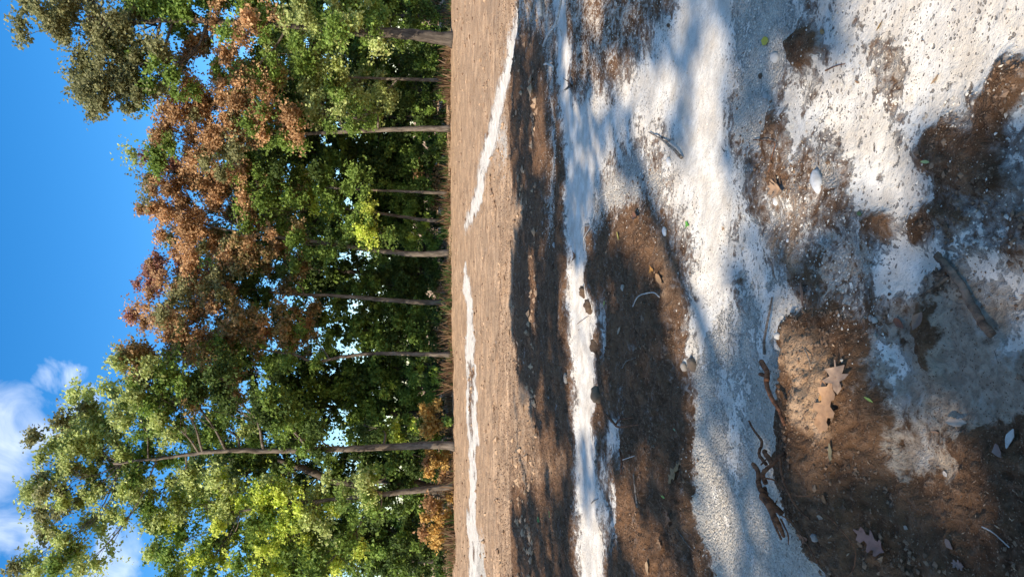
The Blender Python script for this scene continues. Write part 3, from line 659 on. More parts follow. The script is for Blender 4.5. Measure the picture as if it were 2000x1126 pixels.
# --- bushes at the foot of the row
def bush(name, label, X, Y, D, rx, ry, pal, pal2=None, p2=0, cat='bush', group=None, leaf=.13, lai=3.6):
    global LEAF_TOTAL
    top = at_depth(X-rx, Y, D)[2]; b0 = at_depth(X, Y, D); gz = ground_z(b0[0], D)
    base = np.array([b0[0], D, gz])
    root = empty(name, tuple(base)); tag(root, label, cat, group)
    sc = D/FOC; hgt = max(.5, top-gz)
    c = base+np.array([0, 0, hgt*.5]); R = (ry*sc, max(.5, ry*sc*.7), hgt*.52)
    nl = int(lai*math.pi*R[0]*R[2]/(leaf*leaf*.22))
    v, f, col, cc = blob_fill(c, R, nl, leaf, pal, pal2, p2, .28); LEAF_TOTAL += nl
    v[:, 2] = np.maximum(v[:, 2], gz+.02)
    me = quads('foliage', v-base, f, False); color_attr(me, 'tint', col); obj('foliage', me, MAT_LEAF, root)
    specs = []
    for q in cc[:14]:
        s = base+np.array([rng.normal()*.25*R[0], rng.normal()*.15, -.02])
        specs.append((smooth_path([s, (s+q)/2+rng.normal(size=3)*.08, q], 5), np.linspace(.016, .005, 5), 4))
    obj('stems', tubes_mesh('stems', specs, 4, 0, base), MAT_BARK_DARK, root)
for a in [('golden_bush', 'golden brown bush right of the tallest tree trunk', 850, 822, 28.6, 38, 42, 'gold', 'green', .12),
          ('golden_bush', 'golden brown bush between the tallest trunk and the trunk to its left', 858, 910, 28.4, 30, 42, 'gold', 'dry', .25),
          ('golden_bush', 'broad golden brown bush left of the second trunk from the left end', 856, 1010, 28.2, 32, 58, 'gold', 'dry', .35),
          ('green_bush', 'bright green sapling bush just right of the tallest trunk', 800, 845, 29.5, 60, 30, 'green', 'lime', .35),
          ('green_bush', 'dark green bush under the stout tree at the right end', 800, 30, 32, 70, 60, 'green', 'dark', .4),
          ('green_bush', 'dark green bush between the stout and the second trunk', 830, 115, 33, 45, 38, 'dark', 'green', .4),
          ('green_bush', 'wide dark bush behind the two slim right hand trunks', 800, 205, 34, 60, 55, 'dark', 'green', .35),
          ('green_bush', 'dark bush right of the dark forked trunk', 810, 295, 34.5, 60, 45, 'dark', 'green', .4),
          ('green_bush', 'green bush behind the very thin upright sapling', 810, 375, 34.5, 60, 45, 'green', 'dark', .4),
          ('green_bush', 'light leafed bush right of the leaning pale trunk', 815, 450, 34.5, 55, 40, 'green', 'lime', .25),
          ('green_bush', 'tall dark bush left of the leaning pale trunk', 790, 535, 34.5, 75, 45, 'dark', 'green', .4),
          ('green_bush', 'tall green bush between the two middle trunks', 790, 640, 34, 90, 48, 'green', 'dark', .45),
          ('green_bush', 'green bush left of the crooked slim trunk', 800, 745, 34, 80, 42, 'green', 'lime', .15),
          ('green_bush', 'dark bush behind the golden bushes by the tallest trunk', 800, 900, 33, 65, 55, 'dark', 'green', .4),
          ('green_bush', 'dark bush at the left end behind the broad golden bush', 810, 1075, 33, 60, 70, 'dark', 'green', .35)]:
    bush(*a, group='golden bushes along the field edge' if a[0] == 'golden_bush' else 'green bushes under the tree row')

# the wood beyond, seen only as a dark mass between the trunks
def far_wood():
    parts = []
    for q in range(34):
        x = -24+48*(q+rng.random())/34; D = 44+8*rng.random(); h = 1.6+2.6*rng.random()
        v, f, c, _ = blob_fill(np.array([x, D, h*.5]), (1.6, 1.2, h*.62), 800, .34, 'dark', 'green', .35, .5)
        v[:, 2] = np.maximum(v[:, 2], .0); parts.append((v, f, c))
    for q in range(60):
        x = -17+34*(q+rng.random())/60; D = 33.5+4*rng.random(); h = .5+.9*rng.random()
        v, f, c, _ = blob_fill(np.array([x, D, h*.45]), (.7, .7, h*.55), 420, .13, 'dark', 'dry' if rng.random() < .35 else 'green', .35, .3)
        v[:, 2] = np.maximum(v[:, 2], .0); parts.append((v, f, c))
    V, F, C = join_leaves(parts)
    me = quads('far_wood', V, F, False); color_attr(me, 'tint', C)
    tag(obj('far_wood', me, MAT_LEAF), 'dark green mass of thicket seen low between the trunks', 'thicket', kind='stuff')
far_wood()
# dry weeds and grass along the field edge: nobody could count them
def weeds():
    n = 26000
    x = rng.uniform(-16, 16, n); y = 29.0+1.6*(fbm(x*.35, x*.05, 3, 64)-.5)*2+np.abs(rng.normal(size=n))*1.9+.8*sstep(2, 9, x)
    y = np.where(x < -5, y-1.2, y)
    z = height_at(x, y)
    h = (.04+.32*rng.random(n)**2.5)*np.where(fbm(x*1.3, y*1.1, 3, 68) > .47, 1.25, .3)*np.clip(4*(fbm(x*.55, y*.9, 3, 61)-.32), .12, 2.2)
    y = y+.9*(fbm(x*.7, x*.1, 3, 66)-.5)*2; z = height_at(x, y)
    b = np.stack([x, y, z-.02], 1); lean = rng.normal(size=(n, 3))*.3; lean[:, 2] = 1
    tip = b+lean*h[:, None]; s = np.stack([rng.normal(size=n), rng.normal(size=n)*.4, np.zeros(n)], 1); s /= np.linalg.norm(s, axis=1)[:, None]
    w = (.012+.02*rng.random(n))[:, None]
    V = np.stack([b-s*w, b+s*w, tip+s*w*.3, tip-s*w*.3], 1).reshape(-1, 3)
    lo, hi = np.array([.10, .05, .026]), np.array([.34, .21, .11]); t = rng.random((n, 1))
    c = lo+(hi-lo)*t; g = rng.random(n) < np.where(fbm(x*.5, y*.5, 2, 73) > .52, .5, .1); c[g] = np.array([.08, .12, .03])
    me = quads('dry_weeds', V, np.arange(4*n).reshape(n, 4), False); color_attr(me, 'tint', np.repeat(c, 4, 0))
    tag(obj('dry_weeds', me, MAT_LEAF), 'dry rusty weeds and grass along the far field edge', 'weeds', kind='stuff')
weeds()

# ------------------------------------------------------------------ trees behind the camera whose shade falls over the near ground
SHADE = np.array([ground(*p) for p in [(1016, -500), (1016, 0), (1004, 120), (1000, 250), (1012, 380), (1024, 410), (1002, 500), (998, 560), (1002, 640), (1014, 700), (1030, 780), (1062, 830), (1112, 862), (1112, 930), (1060, 955), (1012, 975), (1002, 1010), (1016, 1060), (1022, 1126), (1022, 1700)]]+[np.array([-9.0, 0]), np.array([-7, -5.0]), np.array([6, -5.0]), np.array([7, 0.5])])
LIT = [np.array([ground(*p) for p in L]) for L in [
    [(1110, 520), (1145, 560), (1170, 610), (1160, 700), (1165, 760), (1160, 850), (1122, 850), (1114, 700)],
    [(1130, 1010), (1186, 1010), (1190, 1250), (1132, 1250)],
    [(1340, 400), (1390, 380), (1412, 450), (1405, 560), (1392, 680), (1355, 690), (1350, 540)],
    [(1275, 470), (1330, 440), (1345, 520), (1350, 650), (1322, 640), (1302, 560)],
    [(1388, 55), (1410, 75), (1396, 150), (1380, 235), (1358, 225), (1368, 140)],
    [(1300, 125), (1324, 160), (1285, 230), (1270, 310), (1236, 300), (1252, 220)],
    [(1348, 270), (1392, 250), (1404, 330), (1385, 385), (1343, 395)],
    [(1368, 890), (1390, 900), (1432, 1040), (1436, 1090), (1388, 1085)],
    [(1800, -300), (2300, -300), (2300, 90), (1960, 120), (1900, 180), (1790, 205), (1725, 145), (1690, 60), (1700, -100)],
    [(1555, 180), (1640, 150), (1700, 240), (1765, 290), (1785, 400), (1720, 425), (1655, 330), (1600, 250)],
    [(1545, 625), (1630, 625), (1690, 700), (1712, 830), (1665, 855), (1600, 780), (1550, 720)],
    [(1760, 835), (1825, 808), (1905, 845), (1925, 940), (1860, 975), (1785, 930)],
    [(1150, -20), (1184, -20), (1172, 70), (1150, 60)],
    [(1180, 925), (1212, 940), (1316, 1126), (1330, 1180), (1290, 1180), (1278, 1126)],
    [(1044, 190), (1062, 200), (1068, 320), (1050, 330)], [(1036, 495), (1048, 500), (1052, 620), (1042, 620)],
    [(1165, 130), (1235, 115), (1215, 200), (1155, 215)], [(1490, 270), (1540, 280), (1560, 350), (1600, 370), (1590, 450), (1520, 440)],
    [(1170, 320), (1232, 380), (1272, 470), (1240, 475), (1196, 420)], [(1255, 250), (1312, 330), (1332, 400), (1290, 400)]]]
def shade_trees():
    trunks = [(-8.5, -5.5), (-12.5, -1.0), (-4.0, -8.5), (-13.0, -9.0), (-6.0, -13.0)]
    n = 64000
    gx = rng.uniform(-10, 7.5, n); gy = rng.uniform(-4, 12.6, n)
    jx, jy = gx+.12*(fbm(gx*3, gy*3, 2, 71)-.5)*4, gy+.12*(fbm(gx*3, gy*3, 2, 75)-.5)*4
    ok = signed(jx, jy, SHADE) > 0
    for L in LIT: ok &= ~(signed(gx, gy, L) > -.08)  # crown gaps cut to the outlines of the wanted sun patches
    # leaf density shaped for the shade: thick over ground to darken, thinner elsewhere
    dense = np.zeros(n, bool)
    for D_ in ([(1530, 600), (1700, 560), (1800, 760), (1920, 860), (2400, 800), (2400, 1500), (1760, 1500), (1600, 1060), (1540, 900)], [(1165, 480), (1250, 470), (1345, 700), (1350, 860), (1180, 860)], [(1015, 380), (1090, 380), (1095, 800), (1040, 780), (1005, 600)],
               [(1790, 240), (1900, 230), (2010, 340), (2000, 500), (1860, 470), (1780, 330)],
               [(1740, 640), (1860, 540), (2100, 560), (2100, 800), (1930, 850), (1800, 800)]):
        dense |= signed(gx, gy, np.array([ground(*p) for p in D_])) > 0
    ok &= rng.random(n) < np.where(dense & (gy < 2.9), 1.0, np.where(dense, .8, .42))
    ok &= (fbm(gx*1.6+3, gy*1.6, 3, 81) > .29) | (gy < 5.6)
    gx, gy = gx[ok], gy[ok]
    z = rng.uniform(8.5, 16.5, len(gx))
    C = np.stack([gx, gy, np.zeros_like(gx)], 1)+SUN[None, :]*(z/SUN[2])[:, None]
    # nothing of these crowns hangs into the view
    X, Y = project(C); vis = (X > -160) & (X < 2100) & (Y > -160) & (Y < 1290)
    C = C[~vis]
    which = np.argmin(np.stack([np.hypot(C[:, 0]-t[0], C[:, 1]-t[1]) for t in trunks], 1), 1)
    for k, (tx, ty) in enumerate(trunks):
        base = np.array([tx, ty, ground_z(tx, ty)-.08]); root = empty('shade_tree', tuple(base))
        tag(root, ('leafy shade tree behind the viewer nearest to the near clay strip', 'leafy shade tree farthest left and least far behind the viewer', 'leafy shade tree behind the viewer nearest to the camera line',
                   'leafy shade tree farthest left behind the viewer', 'leafy shade tree farthest back behind the viewer')[k], 'tree', 'trees behind the viewer')
        path = smooth_path([base, base+np.array([.1, .1, 3]), base+np.array([-.1, .2, 8]), base+np.array([.2, .1, 15])], 16)
        obj('trunk', tubes_mesh('trunk', [(path, .28*(1-.8*np.linspace(0, 1, 16)))], 10, .1, base), MAT_BARK, root)
        mine = C[which == k]
        if len(mine) == 0: continue
        for q in mine[rng.permutation(len(mine))[:6]]:
            s = path[int(np.clip(q[2]/15*15-4, 5, 14))]
            obj('limb', tubes_mesh('limb', [(smooth_path([s, (s+q)/2+np.array([0, 0, -.3]), q], 7), np.linspace(.05, .008, 7))], 6, .1, base), MAT_BARK, root)
        v, f, c = leaf_arrays(mine, .26, PAL['green'])
        me = quads('crown', v-base, f, False); color_attr(me, 'tint', c); obj('crown', me, MAT_LEAF, root)
shade_trees()

# ------------------------------------------------------------------ loose stones, crumbs and litter
ICO = None
def ico():
    t = (1+5**.5)/2
    v = np.array([(-1, t, 0), (1, t, 0), (-1, -t, 0), (1, -t, 0), (0, -1, t), (0, 1, t), (0, -1, -t), (0, 1, -t), (t, 0, -1), (t, 0, 1), (-t, 0, -1), (-t, 0, 1)], float)
    v /= np.linalg.norm(v[0])
    f = np.array([(0, 11, 5), (0, 5, 1), (0, 1, 7), (0, 7, 10), (0, 10, 11), (1, 5, 9), (5, 11, 4), (11, 10, 2), (10, 7, 6), (7, 1, 8), (3, 9, 4), (3, 4, 2), (3, 2, 6), (3, 6, 8), (3, 8, 9), (4, 9, 5), (2, 4, 11), (6, 2, 10), (8, 6, 7), (9, 8, 1)])
    return v, f
IV, IF = ico()
OV = np.array([(1, 0, 0), (0, 1, 0), (-1, 0, 0), (0, -1, 0), (0, 0, 1), (0, 0, -1)], float)
OF = np.array([(0, 1, 4), (1, 2, 4), (2, 3, 4), (3, 0, 4), (1, 0, 5), (2, 1, 5), (3, 2, 5), (0, 3, 5)])
def scatter_lumps(name, label, cat, x, y, size, cols, sink=.35, flat=.7, mat=MAT_STONE):
    n = len(x); z = height_at(x, y); nv = len(OV)
    V = OV[None]*(1+.6*(rng.random((n, nv, 1))-.5))+.3*(rng.random((n, nv, 3))-.5)
    sc = size[:, None]*np.stack([.7+.6*rng.random(n), .7+.6*rng.random(n), flat*(.7+.5*rng.random(n))], 1)
    V = V*sc[:, None, :]
    a = rng.random(n)*6.283; ca, sa = np.cos(a), np.sin(a)
    Vx = V[..., 0]*ca[:, None]-V[..., 1]*sa[:, None]; Vy = V[..., 0]*sa[:, None]+V[..., 1]*ca[:, None]
    V = np.stack([Vx+x[:, None], Vy+y[:, None], V[..., 2]+(z+sc[:, 2]*(1-2*sink))[:, None]], 2).reshape(-1, 3)
    F = (OF[None]+(np.arange(n)*nv)[:, None, None]).reshape(-1, 3)
    me = quads(name, V, F, False); color_attr(me, 'tint', np.repeat(cols, nv, 0))
    tag(obj(name, me, mat), label, cat, kind='stuff')
def fan_points(n, y0, y1, power=1.0):
    """points on the ground, denser close by"""
    u = rng.random(n); y = y0*(y1/y0)**(u**power); x = (rng.random(n)-.5)*1.0*(y+.8); return x, y
def colmix(n, lo, hi): return np.array(lo)+(np.array(hi)-np.array(lo))*rng.random((n, 1))
# gravel on the track and pale gravelly ground
x, y = fan_points(60000, 1.5, 9); cv = cover_at(x, y)
k = rng.random(len(x)) < np.clip(cv[:, 1], 0, 1)*np.where(cv[:, 0] > .7, .12, 1.0); x, y = x[k], y[k]
scatter_lumps('gravel', 'loose pale crushed stone gravel on the dusty track', 'gravel', x, y, .0016+.0045*rng.random(len(x))**3.5+.0006*y, colmix(len(x), (.38, .32, .25), (.80, .73, .61)))
# soil crumbs
x, y = fan_points(60000, 1.5, 13); cv = cover_at(x, y)
k = (cv[:, 0] < .4) & (rng.random(len(x)) < np.clip(1-cv[:, 1]-.7*cv[:, 3], 0, 1)); x, y = x[k], y[k]
scatter_lumps('soil_crumbs', 'brown crumbs and small clods of bare soil', 'soil crumbs', x, y, .0012+.009*rng.random(len(x))**5*(fbm(x*3, y*3, 2, 111) > .5)+.0008*y, colmix(len(x), (.08, .043, .024), (.28, .17, .10)))
# clods on the far field
n = 26000; y = 9+20*rng.random(n)**1.3; x = (rng.random(n)-.5)*1.1*y; cv = cover_at(x, y); k = (cv[:, 0] < .4) & (rng.random(n) < np.clip(5*(fbm(x*.8, y*1.1, 4, 105, .6)-.5), .06, 1)); x, y = x[k], y[k]
scatter_lumps('field_clods', 'dry earth clods strewn over the tan field', 'clods', x, y, .004+.06*rng.random(len(x))**6, colmix(len(x), (.22, .13, .075), (.52, .34, .2)))
# bits of leaf and straw
x, y = fan_points(17000, 1.5, 22); cv = cover_at(x, y); k = rng.random(len(x)) < np.where(cv[:, 0] > .6, .12, 1.0); x, y = x[k], y[k]
z = height_at(x, y); sz = .0025+.005*rng.random(len(x))**4+.0008*y
v, f, c = leaf_arrays(np.stack([x, y, z+.006], 1), 1.0, ((.09, .05, .027), (.40, .27, .155)), 1.6, thin=.4)
ctr = np.repeat(np.stack([x, y, z+.006], 1), 4, 0); v = ctr+(v-ctr)*np.repeat(sz*1.6, 4)[:, None]
me = quads('leaf_litter', v, f, False); color_attr(me, 'tint', c); tag(obj('leaf_litter', me, MAT_LITTER), 'fine dry bits of leaf and straw scattered on the ground', 'litter', kind='stuff')

# ------------------------------------------------------------------ single stones
def stone(X, Y, L, W, rot, col, label, name='stone', hgt=.5, sub=2, group='single stones on the near ground'):
    p = ground(X, Y); v = FWD+RGT*(563.0-Y)/FOC+DWN*(X-1000.0)/FOC; t = CAM_H/-v[2]; s = t/FOC
    import bmesh
    bm = bmesh.new(); bmesh.ops.create_icosphere(bm, subdivisions=sub, radius=1)
    sd = rng.integers(0, 999)
    for q in bm.verts:
        c = np.array(q.co); nz = vnoise(np.array([c[0]*1.7+c[2]*.9+5]), np.array([c[1]*1.7-c[2]*.7+5]), int(sd))[0]
        if name != 'stone': nz = .3*nz+1.1*vnoise(np.array([c[0]*4.3+c[2]*2.9+5]), np.array([c[1]*4.3-c[2]*3.7+5]), int(sd)+1)[0]-.1
        q.co = Vector((c[0]*L*s*.5, c[1]*W*s*.5, c[2]*min(L, W)*s*.5*hgt*1.4))*(.75+.5*nz)
    me = bpy.data.meshes.new(name); bm.to_mesh(me); bm.free()
    me.polygons.foreach_set('use_smooth', np.full(len(me.polygons), True))
    color_attr(me, 'tint', np.tile(np.array(col), (len(me.vertices), 1)))
    o = obj(name, me, MAT_STONE); o.location = (p[0], p[1], ground_z(p[0], p[1])+min(L, W)*s*.08); o.rotation_euler = (rng.normal()*.15, rng.normal()*.15, rot)
    tag(o, label, name.replace('_', ' ') if name == 'stone' else 'clod', group)
WHT, TAN, BRN, DRK = (.66, .64, .60), (.42, .34, .26), (.085, .052, .032), (.06, .038, .025)
stone(1598, 356, 50, 30, 0.1, WHT, 'largest oblong white stone half buried in the foreground')
stone(1512, 392, 22, 15, 0.4, WHT, 'small white stone left of the curled tan leaf by the track')
stone(1545, 470, 12, 9, 1, WHT, 'white pebble on the brown patch in front of the track')
stone(1302, 452, 22, 12, .6, WHT, 'white chip in the soil above the green leaf on the track', hgt=.4)
stone(1305, 316, 20, 14, .3, WHT, 'white stone beside the fallen twig on the upper track')
stone(1196, 671, 16, 16, .3, (.50, .43, .35), 'round pale pebble on dark soil below the white strip bulge')
stone(1230, 561, 15, 12, .9, (.40, .33, .26), 'round tan pebble on dark soil near the green leaf')
stone(1112, 738, 24, 14, .2, (.30, .27, .23), 'grey stone on the far edge of the near white strip')
stone(1088, 478, 12, 9, .2, (.42, .38, .34), 'small grey stone just beyond the near white strip')
stone(1137, 570, 22, 15, .2, BRN, 'brown clod pushed onto the near white strip', 'soil_clod', .8, 3)
stone(1152, 598, 30, 18, .3, BRN, 'large brown clod bitten into the edge of the white strip', 'soil_clod', .8, 3)
stone(1166, 674, 30, 20, .3, BRN, 'large brown clod left of the white strip bulge', 'soil_clod', .8, 3)
stone(1172, 770, 36, 22, .6, (.16, .11, .07), 'brown clod at the strip edge left of the middle', 'soil_clod', .8, 3)
stone(1355, 712, 26, 18, .4, (.15, .11, .08), 'brown clod on the far edge of the gravel track', 'soil_clod', .8, 3)
stone(1345, 716, 18, 15, .4, (.36, .30, .24), 'tan stone on the far edge of the gravel track', hgt=.8)
stone(1478, 148, 12, 10, .4, DRK, 'small dark stone in the gravel near the yellow leaf', hgt=.8)
stone(1305, 50, 9, 8, .4, DRK, 'dark pebble on the white track at the right', hgt=.8)
stone(1487, 186, 18, 15, .9, (.4, .37, .33), 'grey stone in the gravel along the white track')
stone(1505, 112, 26, 22, .9, (.52, .49, .44), 'pale round stone beside the dark soil hole')
stone(1724, 625, 16, 13, .9, (.40, .36, .3), 'pale chip at the rim of the grey silt')
stone(1715, 622, 14, 10, .2, (.34, .29, .24), 'tan chip beside the rim of the grey silt')
stone(1723, 657, 14, 10, .2, (.42, .36, .28), 'tan pebble between the sunlit soil and the grey silt')
stone(1662, 1045, 16, 20, .2, (.30, .26, .22), 'grey stone in the dark soil by the torn roots')
stone(1545, 655, 16, 20, .2, (.56, .53, .48), 'white stone at the upper corner of the sunlit soil patch')
stone(1518, 675, 22, 14, .9, (.56, .53, .48), 'white stone beside the dark root that reaches the track')
stone(1510, 770, 26, 12, .9, (.58, .55, .50), 'long white stone on the track edge below the dark root')
stone(1745, 575, 9, 8, .2, DRK, 'dark pebble on the pitted white clay')
stone(1922, 418, 18, 14, .2, (.45, .40, .33), 'pale stone between brown foreground patches')
stone(1445, 820, 8, 7, .2, (.2, .18, .15), 'small dark pebble in the middle of the gravel track')

# ------------------------------------------------------------------ fallen leaves
OUT = {'oval': [(-.5, .02), (-.35, .16), (-.15, .24), (.08, .23), (.28, .15), (.42, .06), (.5, .0)],
       'long': [(-.5, .02), (-.3, .09), (-.05, .13), (.2, .11), (.38, .05), (.5, .0)],
       'oak': [(-.5, .02), (-.36, .05), (-.30, .20), (-.20, .22), (-.14, .10), (-.04, .12), (.02, .30), (.12, .31), (.16, .14), (.24, .13), (.30, .24), (.38, .20), (.42, .08), (.5, .0)],
       'maple': [(-.5, .02), (-.30, .03), (-.28, .32), (-.14, .26), (-.06, .18), (.02, .46), (.12, .30), (.16, .14), (.34, .12), (.5, .0)]}
def fallen_leaf(X, Y, L, ang, shape, col, label, curl=.25, cat='leaf', lift=.011):
    p = ground(X, Y); v = FWD+RGT*(563.0-Y)/FOC+DWN*(X-1000.0)/FOC; t = CAM_H/-v[2]; s = t/FOC*L
    # ang: direction of the leaf in the picture (0 = along image x, that is towards the viewer), turned into a ground heading
    q = ground(X+math.cos(ang)*8, Y+math.sin(ang)*8); hd = math.atan2(q[1]-p[1], q[0]-p[0])
    s = min(s*1.15, .2)
    o = OUT[shape]; V, F = [], []
    for i, (u, w) in enumerate(o):
        wl_, wr_ = w*(.85+.3*rng.random()), w*(.85+.3*rng.random())
        for c in (-wl_, -wl_*.5, 0, wr_*.5, wr_):
            z = curl*(abs(c)**1.3*1.6+.55*u*u)+.03*rng.normal()*(abs(c) > .05)
            V.append((u*s, c*s, max(z, 0)*s))
    for i in range(len(o)-1):
        for k in range(4): F.append((i*5+k, i*5+k+1, i*5+6+k, i*5+5+k))
    nv = len(V)   # underside, a leaf's thickness lower
    V += [(a, b, c-.0012) for a, b, c in V]; F += [tuple(reversed([i+nv for i in f])) for f in F]
    me = quads('fallen_leaf', np.array(V), np.array(F))
    cc = np.array(col)*(.66+.2*rng.random((len(V), 1)))*(1 if max(col) > .5 and min(col) < .1 else .92); color_attr(me, 'tint', cc)
    ob = obj('fallen_leaf', me, MAT_LITTER)
    ring = np.linspace(0, 2*np.pi, 17)[:-1]
    ox, oy = np.concatenate([[0], .42*s*np.cos(ring), .2*s*np.cos(ring)]), np.concatenate([[0], .42*s*np.sin(ring), .2*s*np.sin(ring)])
    rest = height_at(p[0]+ox, p[1]+oy)
    fit = np.linalg.lstsq(np.stack([ox, oy, np.ones(len(ox))], 1), rest, rcond=None)[0]      # the leaf lies on the slope it rests on
    up = Vector((-fit[0], -fit[1], 1)).normalized()
    ob.rotation_euler = (Vector((0, 0, 1)).rotation_difference(up) @ Matrix.Rotation(hd, 3, 'Z').to_quaternion()).to_euler()
    ob.location = (p[0], p[1], float(fit[2]+.8*np.max(rest-fit[0]*ox-fit[1]*oy-fit[2]))+.003)
    tag(ob, label, cat, 'fallen leaves on the near ground')
YEL, GRN, ORG, TANL, BRL, PAL_, PNK = (.62, .52, .04), (.16, .34, .04), (.42, .17, .05), (.46, .27, .13), (.22, .10, .05), (.55, .42, .28), (.34, .18, .13)
H = math.pi/2
for a in [(1487, 80, 28, .1, 'oval', YEL, 'bright yellow leaf on pale gravel beside the white track', .15),
          (1683, 792, 105, H+.1, 'oak', (.48, .27, .135), 'largest tan lobed leaf lying in the sunlit soil patch', .12),
          (1694, 735, 60, H-.2, 'maple', (.42, .27, .17), 'broad dull brown leaf beside the largest tan leaf', .2),
          (1672, 748, 26, .3, 'oval', (.6, .30, .13), 'small round orange leaf overlapping the largest tan leaf', .2),
          (1671, 777, 20, H, 'oval', (.58, .30, .10), 'small orange leaf above the lobes of the largest tan leaf', .3),
          (1340, 438, 17, .5, 'maple', (.14, .42, .05), 'small bright green leaf on the edge of the white track', .3),
          (1250, 421, 30, .3, 'oval', BRL, 'curled red brown leaf on the soil between strip and track', .8),
          (1120, 500, 24, .2, 'maple', ORG, 'orange leaf lying alone on the near white strip', .4),
          (1332, 922, 46, H+.2, 'oak', (.46, .26, .10), 'tan lobed leaf on dark soil above the gravel track', .15),
          (1318, 969, 15, .7, 'long', (.25, .42, .08), 'small green leaf below the tan lobed leaf on dark soil', .2),
          (1326, 1010, 32, .5, 'maple', (.42, .17, .06), 'orange brown three pointed leaf on the dark soil at the left', .3),
          (1332, 838, 16, .4, 'long', (.3, .42, .2), 'pale green sliver of leaf on dark soil beside the track', .1),
          (1581, 572, 38, H, 'long', (.36, .18, .09), 'long red brown leaf in front of the track', .4),
          (1831, 317, 24, .1, 'long', (.5, .56, .2), 'pale green leaf on a brown patch in the foreground clay', .5),
          (1767, 631, 24, 1.0, 'oval', (.30, .12, .06), 'curled chestnut leaf standing on the grey silt rim', .9),
          (1824, 627, 34, H+.3, 'oval', (.34, .20, .13), 'curled brown leaf on the dark patch in the grey silt', .9),
          (1693, 971, 20, .9, 'oval', (.46, .22, .08), 'small orange brown leaf on dark soil near the bottom', .3),
          (1698, 880, 30, H-.1, 'long', (.24, .20, .11), 'olive grey curled leaf below the sunlit soil patch', .6),
          (1755, 1052, 66, .75, 'oak', PNK, 'pinkish brown ragged leaf in dark soil at the left edge', .35),
          (1739, 779, 18, .7, 'long', (.4, .5, .1), 'thin yellow green leaf right of the sunlit soil patch', .2),
          (1885, 825, 55, .1, 'long', (.52, .42, .32), 'large pale curled leaf on the rim of the grey silt', .3),
          (1993, 856, 36, H, 'oval', (.62, .58, .5), 'whitish leaf cut by the picture edge on grey silt', .2),
          (1978, 880, 34, .8, 'oval', (.30, .19, .15), 'brown curled leaf beside the whitish leaf at the edge', .6),
          (1120, 166, 30, .7, 'maple', (.20, .10, .045), 'crumpled dark brown leaf on the upper near white strip', 1.0),
          (1188, 595, 14, H, 'long', (.34, .44, .08), 'yellow green leaf on dark soil behind the strip bulge', .3),
          (1219, 461, 18, H-.2, 'long', (.62, .52, .12), 'yellow leaf on soil near the pale twigs', .3),
          (1217, 645, 22, 1.9, 'long', (.50, .36, .22), 'tan sliver leaf on dark soil right of the round pebble', .3),
          (1058, 1014, 18, 1.0, 'oval', (.14, .30, .05), 'green leaf on shaded soil beyond the near strip at the left', .4),
          (1078, 1004, 12, H, 'oval', (.20, .36, .10), 'small pale green leaf next to the near strip at the left', .3),
          (1524, 368, 52, .3, 'oak', (.52, .33, .19), 'curled tan lobed leaf beside the oblong white stone', .6),
          (1712, 50, 22, H+.5, 'long', (.5, .30, .08), 'curled orange leaf at the upper right of the clay', .7),
          (1168, 905, 22, 1.0, 'oval', (.55, .45, .30), 'pale tan leaf on the near edge of the white strip', .3),
          (1198, 992, 16, .4, 'oval', (.5, .40, .25), 'pale leaf in twigs below the white strip at the left', .3),
          (1278, 1108, 24, H, 'oval', (.46, .30, .16), 'tan leaf on the lower left soil between strip and track', .3),
          (1298, 545, 28, 1.2, 'oval', (.50, .29, .13), 'orange tan leaf on sunlit soil just above the track', .4),
          (1285, 527, 18, .2, 'maple', (.55, .26, .05), 'small orange leaf on sunlit soil above the white track', .4),
          (1170, 690, 14, .2, 'oval', (.35, .2, .1), 'brown leaf tucked by the strip bulge', .4),
          (1295, 1062, 24, 1.2, 'oak', (.40, .23, .11), 'brown leaf on lit streak of soil at the left', .4),
          (1200, 1060, 30, H, 'long', (.46, .33, .2), 'long tan leaf lying along the strip at the lower left', .4),
          (1690, 1005, 16, .4, 'oval', (.46, .32, .2), 'tan scrap of leaf near the small orange brown leaf', .3),
          (1804, 1028, 14, .6, 'oval', (.48, .36, .26), 'round pale scrap of leaf on the dark bottom soil', .2),
          (1890, 1060, 22, .9, 'oval', (.30, .2, .15), 'dull brown leaf at the bottom left of the ground', .3),
          (1905, 1100, 30, .3, 'oak', (.32, .21, .16), 'ragged brown leaf in the bottom left corner of the ground', .3),
          (1838, 843, 16, .1, 'long', (.46, .26, .14), 'tan leaf at the upper rim of the round sun spot', .3),
          (1855, 925, 12, 1.0, 'oval', (.75, .66, .55), 'tiny whitish scrap inside the round sun spot', .3),
          (1668, 160, 14, .6, 'long', (.40, .22, .1), 'small brown leaf on pitted clay near the dark hole', .4),
          (1605, 62, 16, .6, 'oval', (.50, .28, .08), 'small orange leaf by the dark soil hole', .4),
          (1820, 155, 22, 2.2, 'long', (.46, .30, .16), 'thin brown leaf curl on the sunlit white clay', .6),
          (1683, 418, 14, .6, 'oval', (.12, .18, .05), 'dark green leaf on the pale clay in front of the track', .3),
          (1630, 1045, 26, .5, 'oak', (.42, .18, .08), 'rusty leaf among the torn roots', .6),
          (1405, 446, 9, .5, 'maple', (.46, .28, .14), 'tiny tan leaf on the lit white track', .3)]:
    fallen_leaf(*a)

